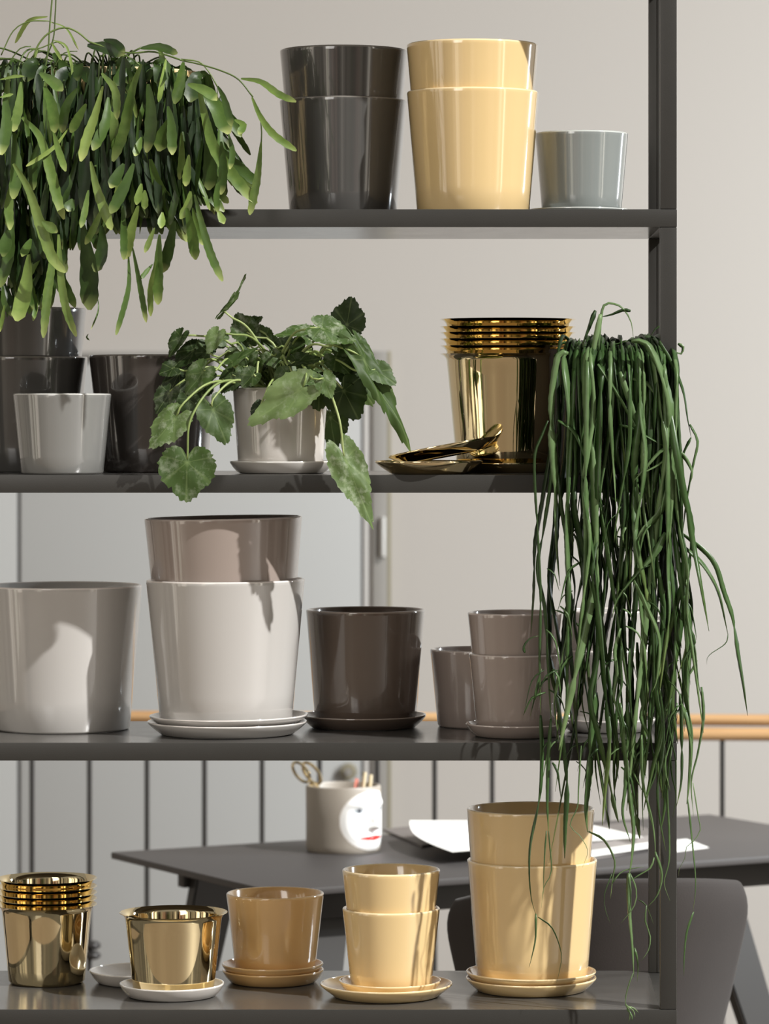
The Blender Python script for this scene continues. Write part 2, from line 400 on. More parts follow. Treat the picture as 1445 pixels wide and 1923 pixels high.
ceramic_pot('plant_pot', G_OCHRE, 517, 183, 150, 1676, z4+0.0130, 0.24, 'small single ochre pot right of the brass pot on the bottom shelf')
saucer(G_YEL, 726, 249, z4, 0.115, 'wide pale yellow saucer, lowest under the small yellow stack on the bottom shelf', bw=0.8)
saucer(G_YEL, 733, 193, z4+0.0040, 0.115, 'smaller pale yellow saucer nested in the wide one on the bottom shelf')
ceramic_pot('plant_pot', G_YEL, 735, 183, 151, 1704, z4+0.0083, 0.115, 'small pale yellow pot on the bottom shelf, lower of the small stack')
ceramic_pot('plant_pot', G_YEL, 735, 184, 151, 1632, z4+0.0083+S(72, .115), 0.115, 'small pale yellow pot on the bottom shelf, upper of the small stack')
saucer(G_YEL, 998, 246, z4, 0.168, 'lower yellow saucer under the tall yellow stack on the bottom shelf', 'large yellow saucers')
saucer(G_YEL, 998, 245, z4+0.0085, 0.168, 'upper yellow saucer under the tall yellow stack on the bottom shelf', 'large yellow saucers')
ceramic_pot('plant_pot', G_YEL, 1000, 244, 208, 1613, z4+0.0130, 0.168, 'large yellow pot on the bottom shelf, lower of the tall stack')
ceramic_pot('plant_pot', G_YEL, 997, 241, 206, 1517, z4+0.0130+S(96, .168), 0.168, 'large yellow pot, upper of the tall bottom shelf stack with strands in front')

# ---------------------------------------------------------------- trailing flat-leaf cactus (top shelf)
def ribbon(bm, lay, pts, W, shade, tip=0.6, yaw=0.0, twist=0.0, fold=0.25, serr=0.08, rnd=random, prof='leaf'):
    """flat jointed leaf along pts (3D); W full width"""
    pts = catmull(pts, max(0.004, W*0.35))
    L = len(pts); rows = []
    ph = rnd.random()*6
    for i, p in enumerate(pts):
        s = i/(L-1)
        t = (pts[min(i+1, L-1)]-pts[max(i-1, 0)]).normalized()
        a = yaw + twist*(s-0.5)
        nr = Vector((math.sin(a), -math.cos(a), 0.15))
        side = t.cross(nr)
        if side.length < 1e-4: side = Vector((1, 0, 0))
        side.normalize(); nn = side.cross(t).normalized()
        if prof == 'leaf':
            w = 0.22 + 0.78*min(1, (s/0.55))**0.7
            w *= math.sqrt(max(0.02, 1-max(0, (s-0.72)/0.285)**2.4))
        else:
            w = 0.75+0.25*math.sin(math.pi*s)
            w *= math.sqrt(max(0.03, 1-max(0, (s-0.85)/0.155)**2))
        w *= 1+serr*math.sin(ph+s*L*2.1)*(0.3+s)
        hw = W*0.5*w
        d = nn*(fold*hw)
        row = [p-side*hw, p-side*hw*0.45-d*0.55, p-d*0.7, p+side*hw*0.45-d*0.55, p+side*hw]
        vr = []
        for v in row:
            x = bm.verts.new(v); x[lay] = (shade, s, tip, 1); vr.append(x)
        rows.append(vr)
    for i in range(L-1):
        for k in range(4):
            bm.faces.new((rows[i][k], rows[i][k+1], rows[i+1][k+1], rows[i+1][k]))

rnd = random.Random(7)
pl = empty('trailing_flat_cactus', (P(215, 0, .15).x, .15, z1))
tag(pl, 'trailing cactus with long flat green leaves spilling over the top left shelf', 'potted plant')
def rel(o, root): o.location = -root.location
rt = S(340, .15)/2
pr, a, b_ = pot_profile(rt, rt*0.84, 0.188)
bm = bmesh.new(); lathe(bm, pr, 96, lambda k: 1 if a <= k < b_ else 0)
link('pot', bm, G_YEL, pl, sharp=60)
bm = bmesh.new(); lathe(bm, [(0, 0.176), (rt*0.5, 0.179), (rt*0.965-0.004, 0.172)], 48); link('soil', bm, SOIL, pl)
fbm = bmesh.new(); fl = fbm.verts.layers.float_color.new('Col')
sbm = bmesh.new(); sl = sbm.verts.layers.float_color.new('Col')
k1 = 1/2.408
A = [  # zoomed photo coords, width, shade
 ([(720,215),(770,380),(840,550)],50,.62),([(830,280),(815,370),(790,470)],46,.5),([(640,290),(600,400),(560,590),(510,730)],48,.55),
 ([(465,390),(430,520),(395,620),(365,730)],46,.85),([(490,440),(475,560),(420,680)],46,.45),([(460,330),(520,410),(530,540)],38,.62),
 ([(180,330),(240,370),(285,410)],48,.5),([(240,240),(300,330),(330,420)],56,.25),([(232,190),(255,230),(280,272)],16,.8),
 ([(172,225),(150,280),(145,340)],17,.85),([(235,180),(300,210),(330,330),(350,458)],14,.8),([(215,75),(130,95),(68,195)],19,.9),
 ([(215,95),(300,130),(355,225)],9,.7),([(200,390),(235,480),(250,600)],50,.5),([(240,590),(265,680),(297,775)],30,.6),
 ([(100,530),(180,620),(230,780),(260,900),(290,992)],46,.6),([(95,370),(85,480),(60,595)],40,.6),([(60,600),(75,760),(60,900)],52,.4),
 ([(310,580),(240,670),(118,752)],18,.85),([(390,470),(350,540),(320,600)],40,.55),([(60,740),(130,860),(190,1040),(240,1170),(296,1232)],48,.7),
 ([(50,940),(40,1150),(0,1300)],50,.35),([(130,1150),(115,1300),(75,1452)],72,.72),([(225,1040),(235,1180),(215,1330),(196,1528)],40,.62),
 ([(265,1060),(275,1250),(300,1400),(345,1522)],38,.66),([(375,1010),(400,1200),(405,1402)],84,.12),([(460,1020),(462,1130),(430,1230)],54,.14),
 ([(410,730),(440,860),(505,1040)],42,.72),([(400,860),(385,950),(365,1030)],28,.6),([(470,930),(420,1040),(385,1105)],32,.6),
 ([(555,930),(560,1050),(560,1175)],32,.35),([(625,930),(590,1060),(570,1172)],44,.75),([(582,1160),(580,1310),(525,1515)],24,.4),
 ([(600,1120),(635,1300),(662,1458)],26,.35),([(722,1060),(715,1230),(715,1378)],46,.5),([(705,1180),(682,1300),(682,1430)],26,.65),
 ([(690,1195),(635,1262)],20,.5),([(790,1000),(765,1120),(735,1232)],50,.18),([(680,720),(720,850),(790,970),(850,1092)],62,.45),
 ([(845,940),(868,1050),(885,1175)],48,.5),([(880,880),(910,1000),(950,1140),(1007,1272)],36,.5),([(872,940),(890,1020),(918,1108)],30,.6),
 ([(862,865),(850,930),(815,990)],38,.72),([(735,960),(728,1032)],34,.75),([(700,1030),(655,1142)],26,.7),([(775,530),(740,610),(718,684)],60,.5),
 ([(900,400),(935,560),(970,670),(1050,790),(1162,920)],52,.58),([(850,380),(930,410),(985,452)],46,.55),([(905,430),(975,480),(1037,605)],74,.5),
 ([(985,390),(1015,450),(1048,570)],32,.3),([(1062,540),(1100,565),(1080,608)],32,.6),([(1035,610),(1052,690),(1040,765)],26,.35),
 ([(1090,355),(1180,370),(1260,425),(1340,460)],30,.62),([(1140,440),(1180,530),(1240,610),(1342,682)],32,.62),([(1182,640),(1165,800),(1130,972)],36,.6),
 ([(1000,770),(980,880),(985,960)],28,.4),([(985,950),(1015,1012)],32,.75),([(670,380),(682,480),(680,600),(662,690)],58,.25),
 ([(640,620),(610,705)],34,.55),([(560,740),(500,850)],50,.25),([(605,740),(560,850),(500,965)],50,.3),([(640,830),(618,926)],34,.72),
 ([(655,860),(655,946)],32,.72),([(545,790),(528,900)],30,.78),([(822,600),(822,720),(812,812)],30,.6),([(855,700),(840,842)],36,.68),
 ([(395,205),(480,215),(565,245)],56,.1),([(468,180),(520,192),(565,235)],32,.1),([(635,218),(720,212),(803,242)],36,.3),
 ([(330,900),(305,955)],50,.3),([(190,1000),(260,1050)],44,.6),([(140,1080),(100,1160)],44,.5),([(35,1040),(15,1160)],60,.3),([(20,1380),(0,1500)],18,.7),
 ([(940,620),(950,760),(945,860)],60,.25),([(1000,640),(1010,760),(1000,880)],40,.22),([(760,480),(775,560),(780,700)],44,.35),
 ([(350,400),(300,480),(280,600)],44,.35),([(20,420),(30,560),(5,700)],50,.4),([(0,360),(70,345),(110,345)],14,.7),([(0,440),(60,425)],14,.7),
 ([(180,640),(150,740),(150,860)],40,.3),([(60,800),(40,930),(45,1040)],40,.6),([(110,1260),(130,1330),(150,1400)],26,.35),([(150,1300),(160,1380),(150,1450)],20,.5),
 ([(12,1290),(20,1370),(55,1430)],26,.3),([(435,1310),(445,1400),(412,1490)],7,.5),([(400,1510),(392,1525),(405,1540)],8,.3)]
for pts, w, sh in A:
    Y = -0.055-0.05*rnd.random() if w > 12 else -0.03
    if pts[0][1] < 260: Y = 0.02
    dy = rnd.uniform(-.015, .015)
    q = [P(x*k1, y*k1, Y+dy*i) for i, (x, y) in enumerate(pts)]
    ribbon(fbm, fl, q, S(w*k1, Y)*1.06, sh, tip=rnd.uniform(.25, .9), yaw=rnd.uniform(-.35, .35), twist=rnd.uniform(-.7, .7), rnd=rnd)
STM = [([(150,260),(175,200),(220,150),(290,125),(350,145),(405,190)],9),([(0,270),(60,265),(120,290)],8),([(238,-30),(225,120),(215,250),(180,410)],8),
 ([(254,-30),(250,60),(240,180),(195,290)],7),([(830,275),(900,290),(1000,320),(1080,360),(1145,440)],8),([(820,268),(900,280),(945,325),(985,395)],7),([(1180,545),(1184,600),(1182,650)],7),
 ([(5,250),(60,140),(130,98),(220,95)],6),([(30,300),(90,220),(140,210)],6),([(110,330),(130,240),(190,215),(260,190),(290,215)],6),([(500,230),(600,240),(700,235),(830,275)],9),
 ([(520,280),(600,235),(640,215)],9),([(405,190),(480,215),(560,245),(640,300)],9),([(1032,600),(1050,640)],5),([(960,640),(930,690),(890,640)],4),([(610,720),(660,715),(690,730)],4),
 ([(870,845),(900,860),(925,880),(920,900)],4),([(1110,840),(1140,850)],4),([(850,1090),(855,1125)],4),([(240,310),(290,240),(350,232)],5),([(0,620),(45,632)],4)]
for pts, w in STM:
    Y = 0.02
    q = catmull([P(x*k1, y*k1, Y) for x, y in pts], 0.006)
    tube(sbm, q, S(w*k1, Y)*0.5, 6, sl, (rnd.uniform(.2, .7), 0, 0))
# the mass of leaves: stems arch from the crown over the rim and carry chains of joints
def bottom(px):
    if px < 120: return 600-max(0, px)*0.2
    if px < 175: return 470
    if px < 330: return 440
    return 440-(px-330)*1.1
for k in range(520):
    px = rnd.uniform(-90, 415); 
    top = 105+max(0, (px-330))*0.55 + rnd.uniform(0, 30)
    if px < 110: top += 12
    bot = bottom(px)
    y0 = top + (bot-top-60)*rnd.random()**1.15
    Ln = rnd.uniform(70, 190)
    if y0+Ln > bot: Ln = max(40, bot-y0)
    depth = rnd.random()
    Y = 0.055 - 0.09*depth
    if y0 < 380 and rnd.random() < .25: Y = rnd.uniform(0.05, 0.3); y0 = min(y0, 330); Ln = min(Ln, 370-y0)
    if Y > -0.005 and y0+Ln > 385: Y = -0.012-0.03*rnd.random()
    out = (px-190)/260
    dx = out*rnd.uniform(5, 45)+rnd.uniform(-44, 44)
    pts = [P(px-dx*.2, y0, Y+0.01), P(px+dx*0.25, y0+Ln*0.4, Y), P(px+dx*.7, y0+Ln*.75, Y-.003), P(px+dx, y0+Ln, Y)]
    sh = min(1, max(0, 0.02 + 0.36*depth + rnd.uniform(-.12, .22))) + (.3 if depth > .6 and rnd.random() < .25 else 0)  # leaf colour darkens with depth, painting in the shade of the interior
    ribbon(fbm, fl, pts, S(rnd.uniform(9, 20)), sh, tip=rnd.uniform(0, .5), yaw=rnd.uniform(-.8, .8), twist=rnd.uniform(-1.3, 1.3), rnd=rnd)
    if k % 12 == 0 and px < 330:
        q = catmull([P(215+(px-215)*.4, 128, .12), P(215+(px-215)*.85, max(104, top-12), .03), P(px-dx*.2, y0, Y+.01)], .008)
        tube(sbm, q, 0.0012, 5, sl, (rnd.uniform(.0, .5), 0, 0))
for k in range(330):    # inner layers, coloured dark to paint in the shade between leaves
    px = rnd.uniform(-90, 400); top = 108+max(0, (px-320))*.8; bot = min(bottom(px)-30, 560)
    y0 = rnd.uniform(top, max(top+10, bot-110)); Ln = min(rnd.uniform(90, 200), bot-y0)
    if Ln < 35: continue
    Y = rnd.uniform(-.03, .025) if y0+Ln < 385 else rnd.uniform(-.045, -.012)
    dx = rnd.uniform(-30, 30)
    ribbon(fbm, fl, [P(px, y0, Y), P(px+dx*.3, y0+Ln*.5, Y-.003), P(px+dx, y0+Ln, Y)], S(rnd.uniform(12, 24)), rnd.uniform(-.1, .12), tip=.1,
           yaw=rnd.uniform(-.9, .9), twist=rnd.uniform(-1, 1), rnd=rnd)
for k in range(150):     # crown over the pot and behind
    px = rnd.uniform(-70, 385); Y = rnd.uniform(-.02, 0.24)
    top = 112+max(0, (px-310))*0.3+rnd.uniform(0, 16)
    dx = rnd.uniform(-40, 40)
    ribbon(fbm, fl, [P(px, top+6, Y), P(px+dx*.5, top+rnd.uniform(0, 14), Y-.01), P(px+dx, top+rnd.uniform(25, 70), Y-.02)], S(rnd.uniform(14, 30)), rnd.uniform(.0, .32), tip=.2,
           yaw=rnd.uniform(-.8, .8), twist=rnd.uniform(-1, 1), rnd=rnd)
rel(link('foliage', fbm, LEAF_A, pl, sharp=None), pl)
rel(link('stems', sbm, STEM_A, pl, sharp=None), pl)

# ---------------------------------------------------------------- lobed-leaf plant (second shelf)
rnd = random.Random(3)
YP = 0.115
lp = empty('lobed_leaf_plant', (P(527, 0, YP).x, YP, z2+0.0042))
tag(lp, 'bushy plant with lobed serrated green leaves in a small light pot on the second shelf', 'potted plant')
rt, rb = S(180, YP)/2, S(159, YP)/2
hp = P(0, 728, YP).z-(z2+0.0042)
pr, a, b_ = pot_profile(rt, rb, hp)
bm = bmesh.new(); lathe(bm, pr, 112, lambda k: 1 if a <= k < b_ else 0)
link('pot', bm, G_WHITE, lp, sharp=60)
bm = bmesh.new(); lathe(bm, [(0, hp-.008), (rt*.5, hp-.007), (rt-.0055, hp-.011)], 48); link('soil', bm, SOIL, lp)
fbm = bmesh.new(); fl = fbm.verts.layers.float_color.new('Col')
sbm = bmesh.new(); sl = sbm.verts.layers.float_color.new('Col')
def lobed(bm, lay, base, tipdir, Ln, Wd, nrm, shade, mott, droop=0.25, cup=0.2, ptip=1.0):
    """leaf from its notch (base) with midrib along tipdir; Ln,Wd metres"""
    t = Vector(tipdir).normalized(); n = Vector(nrm); n = (n-t*n.dot(t)).normalized(); s = t.cross(n)
    NA, NR = 90, 7
    ph = rnd.random()*6
    rings = []
    cpt = 0.30
    def pos(u, v):
        # u along midrib 0..1 of length, v lateral -1..1 of half width
        z = cup*(abs(v)**1.5)*Wd*0.35 - droop*Ln*(u-.2)**2*(1 if u > .2 else .3)
        z += 0.035*Ln*math.sin(7*u+ph)*math.sin(5*v+ph) + 0.012*Ln*noise.noise(Vector((u*6+ph, v*6, ph)))
        return Vector(base)+t*(u*Ln)+s*(v*Wd*.5)+n*z
    c = bm.verts.new(pos(cpt*.55, 0)); c[lay] = (shade, 1, mott, 1)
    for j in range(1, NR+1):
        ring = []
        for i in range(NA):
            a = 2*math.pi*i/NA           # 0 = tip direction
            aa = (a+math.pi) % (2*math.pi)-math.pi
            lob = 0.89+0.11*abs(math.cos(aa*2.5))**0.6
            if abs(aa) < .5: lob += 0.16*ptip*(1-abs(aa)/.5)
            notch = 1-0.75*math.exp(-((abs(aa)-math.pi)/.22)**2)
            ser = 1+0.03*math.sin(aa*23+ph)+0.025*math.sin(aa*37+ph*2)
            r = lob*notch*(1+(ser-1)*(j/NR)**3)*j/NR
            u = cpt*.55+math.cos(aa)*r*(0.70 if math.cos(aa) > 0 else 0.36)
            v = math.sin(aa)*r*1.0
            x = bm.verts.new(pos(u, v))
            vein = max(0, 1-abs(((aa/(2*math.pi/6.6))+.5) % 1-.5)*14)*(1-.5*j/NR)
            x[lay] = (shade, vein, mott, 1); ring.append(x)
        rings.append(ring)
    for i in range(NA): bm.faces.new((c, rings[0][i], rings[0][(i+1) % NA]))
    for j in range(NR-1):
        for i in range(NA):
            k = (i+1) % NA
            bm.faces.new((rings[j][i], rings[j+1][i], rings[j+1][k], rings[j][k]))
# (attach px,py), (tip px,py), width px, shade (a few dark ones paint in shadow), mottle, normal(x,y,z), Y
LV = [
 ((352,852),(350,938),98,.42,.5,(0.1,-1,.1),-.03), ((338,775),(285,838),66,.62,.8,(-.3,-1,.5),-.02), ((395,755),(425,830),62,.36,.2,(.2,-1,0),-.01),
 ((388,690),(348,738),52,.45,.5,(-.5,-1,.2),.02), ((352,742),(358,782),42,.15,.3,(-.2,-1,.4),.05), ((345,690),(305,755),52,.05,.3,(-.5,-1,.3),.08),
 ((372,650),(325,690),58,.12,.2,(-.3,-.8,1),.09), ((412,622),(390,662),34,.68,.5,(-.4,-1,.2),.04), ((414,590),(462,534),16,.5,.9,(.9,-.5,.4),.05),
 ((466,628),(446,590),54,.45,.9,(.2,-1,.6),.09), ((462,612),(492,596),44,.22,.6,(0,-.6,1),.11), ((450,660),(440,700),50,.5,.7,(0,-1,.6),.08),
 ((430,684),(478,656),30,.35,.3,(0,-.6,1),.03), ((515,648),(492,630),30,.3,.2,(0,-.7,.6),.1), ((552,640),(570,652),28,.3,.2,(0,-.7,1),.1),
 ((588,622),(520,628),48,.48,1.,(-.1,-.5,1),.06), ((592,612),(664,640),64,.48,1.,(.2,-.8,.7),.0), ((650,622),(660,560),64,.16,.1,(0,-1,-.1),.12),
 ((548,680),(600,674),50,.16,.3,(0,-.55,1),.02), ((606,662),(626,650),36,.35,.2,(0,-.6,1),.09), ((560,700),(600,722),46,.42,.8,(.2,-.8,.8),-.0),
 ((606,705),(622,746),38,.55,.5,(.1,-1,.2),-.03), ((640,690),(690,722),54,.1,.1,(.2,-.9,.7),.05), ((640,722),(672,784),78,.17,.0,(.1,-1,.2),.03),
 ((580,722),(484,784),74,.74,.5,(-.1,-1,.35),-.025), ((600,712),(600,768),66,.3,.2,(.4,-1,.1),.055), ((492,758),(474,790),26,.02,0,(0,-1,0),.0),  # last leaf: shadow put into its near-black tone
 ((618,772),(632,838),66,.30,.0,(.3,-1,.1),.19), ((640,842),(692,964),64,.62,.8,(.3,-1,.2),-.035), ((652,700),(702,756),52,.4,.0,(.5,-1,.1),.08),
 ((665,648),(768,810),50,.38,.0,(.8,-1,.4),.0), ((664,632),(708,700),44,.32,.0,(.7,-.8,.5),.03), ((640,645),(652,668),40,.25,.3,(0,-1,.5),.03),
 ((508,662),(520,690),34,.4,.6,(0,-.9,.5),.06), ((486,668),(470,700),36,.35,.6,(-.3,-.9,.6),.06), ((535,690),(560,712),38,.35,.6,(.3,-.9,.6),.05),
 ((575,650),(556,682),36,.3,.4,(0,-.9,.6),.12), ((400,700),(372,716),40,.2,.2,(-.3,-.8,.8),.07), ((455,690),(440,730),36,.3,.4,(-.3,-.9,.5),.07),
 ((600,690),(636,704),40,.2,.2,(.3,-.7,.8),.09), ((440,700),(415,735),44,.2,.3,(-.2,-.9,.5),.06), ((470,650),(452,622),46,.35,.9,(-.1,-.7,.7),.1), ((500,640),(488,610),34,.4,.7,(.3,-.8,.5),.11),
 ((424,640),(398,628),44,.3,.5,(-.2,-.7,.8),.06), ((395,665),(372,640),46,.15,.3,(-.4,-.7,.8),.08), ((330,690),(300,700),44,.1,.3,(-.5,-.8,.6),.06),
 ((322,730),(296,775),46,.1,.3,(-.5,-1,.2),.05), ((625,665),(655,700),50,.3,.3,(.2,-.8,.7),.04), ((585,640),(560,618),44,.4,.8,(0,-.5,1),.09),
 ((650,660),(690,668),46,.3,.1,(.2,-.6,.9),.05), ((480,700),(455,725),40,.25,.4,(-.1,-.9,.5),.03), ((545,700),(520,726),44,.4,.5,(0,-.9,.6),.02),
 ((700,690),(742,720),44,.42,.1,(.6,-1,.4),.01), ((380,740),(365,700),50,.12,.2,(-.2,-1,.2),.07), ((530,660),(545,630),40,.25,.4,(.1,-.8,.6),.1),
 ((345,625),(318,668),40,.2,.4,(-.7,-.8,.4),.07), ((345,772),(338,768),4,.2,.1,(0,-1,0),.05)]
for (bx, by), (tx, ty), w, sh, mo, nr, Y in LV:
    b0, t0 = P(bx, by, Y), P(tx, ty, Y)
    d = t0-b0
    d.y = -0.25*d.length*rnd.uniform(-.4, 1)
    Ln = (t0-b0).length
    nn = Vector(nr)
    long_ = Ln/S(w) > 1.5
    lobed(fbm, fl, b0, d, Ln*1.12, S(w)*1.12, nn, sh, mo, droop=rnd.uniform(.0, .25), cup=rnd.uniform(-.25, .45), ptip=2.0 if long_ else .8)
    # petiole back to the crown
    if w < 10: continue
    cxp = 527+rnd.uniform(-38, 38)+(bx-527)*.1
    c0 = P(cxp, 733, YP+rnd.uniform(-.03, .03))
    up = max(0, by-700)
    mid = P((cxp+bx)/2, min(700, (by+700)/2-20)-up*.2, (YP+Y)/2-.01)
    n2 = P(bx+(cxp-bx)*.18, by-(18 if by > 720 else -6), Y)
    if by > 730:
        mid = P(cxp+(bx-cxp)*.6, 708+abs(bx-cxp)*.05, (YP+Y)/2-.03)
        n2 = P(bx+(cxp-bx)*.05, 745+(by-745)*.35, Y)
    u = (0.55*0.30)
    aim = b0+(t0-b0)*0.12
    tube(sbm, catmull([c0, mid, n2, aim], .006), lambda s: 0.0022-0.0009*s, 7, sl, (rnd.uniform(.3, .8), 0, 0))
for k in range(46):     # tangle of petioles and buds in the crown
    x = 527+rnd.uniform(-80, 80); Y = YP+rnd.uniform(-.055, .05)
    c0 = P(527+rnd.uniform(-50, 50), 735, YP+rnd.uniform(-.035, .035)); e = P(x, rnd.uniform(650, 705), Y)
    m = (c0+e)/2+Vector((0, 0, .012))
    tube(sbm, catmull([c0, m, e], .007), lambda s: 0.0018-.0007*s, 6, sl, (rnd.uniform(.1, .8), 0, 0))
    if k % 2 == 0:
        an = rnd.uniform(0, 6.28)
        lobed(fbm, fl, e, (math.cos(an), rnd.uniform(-.4, .2), math.sin(an)*.6-.1), S(rnd.uniform(20, 34)), S(rnd.uniform(18, 32)), (rnd.uniform(-.5, .5), -.8, rnd.uniform(0, 1)), rnd.uniform(.15, .6), rnd.uniform(0, .9), cup=.5)
rel(link('foliage', fbm, LEAF_B, lp, sharp=None), lp)
rel(link('stems', sbm, STEM_B, lp, sharp=None), lp)

# ---------------------------------------------------------------- long rush cactus (second shelf, right end)
rnd = random.Random(11)
YQ = 0.125
rp = empty('rush_cactus', (P(1133, 0, YQ).x, YQ, z2+0.006))
tag(rp, 'cactus with very long thin green strands falling from a matte black pot at the right', 'potted plant')
rt, rb = S(212, YQ)/2, S(182, YQ)/2
hq = P(0, 656, YQ).z-(z2+0.006)
pr, a, b_ = pot_profile(rt, rb, hq)
bm = bmesh.new(); lathe(bm, pr, 96); link('pot', bm, MATTE, rp, sharp=60)
bm = bmesh.new(); lathe(bm, [(0, hq-.008), (rt*.5, hq-.007), (rt-.0055, hq-.011)], 48); link('soil', bm, SOIL, rp)
saucer([MATTE, MATTE], 1136, 206, z2, YQ, 'matte black saucer under the pot of hanging strands', h=0.024, bw=0.9)
fbm = bmesh.new(); fl = fbm.verts.layers.float_color.new('Col')
def star(a):
    m = 1.0 if round(a/(math.pi/3)) % 2 == 0 else 0.42
    return (m, m*0.75)
def strand(bm, lay, pts, W, shade, joints=True, Lj=None):
    pts = catmull(pts, 0.007)
    tot = sum((pts[i+1]-pts[i]).length for i in range(len(pts)-1))
    nj = max(1, round(tot/(Lj or rnd.uniform(.10, .17))))
    cuts = sorted([rnd.uniform(.85, 1.15)*(k+1)/nj for k in range(nj-1)]); cuts = [0]+[min(.98, c) for c in cuts]+[1.001]
    ph = rnd.random()*6; ws = [rnd.uniform(.75, 1.15) for _ in range(nj)]
    def rad(s):
        for k in range(nj):
            if s <= cuts[k+1]: break
        l = (s-cuts[k])/(cuts[k+1]-cuts[k])
        w = ws[k]*(0.36+0.64*min(1, max(0, math.sin(math.pi*min(1, l*1.02+.02)))*1.8)**.7)
        if k == nj-1: w *= max(.12, 1-.75*l)
        return W*.5*w*(1+.07*math.sin(ph+s*tot*420))
    tube(bm, pts, rad, 6, lay, (shade, 0, .5 if rnd.random() < .15 else .15), cross=star, rot0=rnd.uniform(0, 6.28), twist=rnd.uniform(-2.5, 2.5))
def zc(pts, ox, oy, k): return [(ox+x/k, oy+y/k) for x, y in pts]
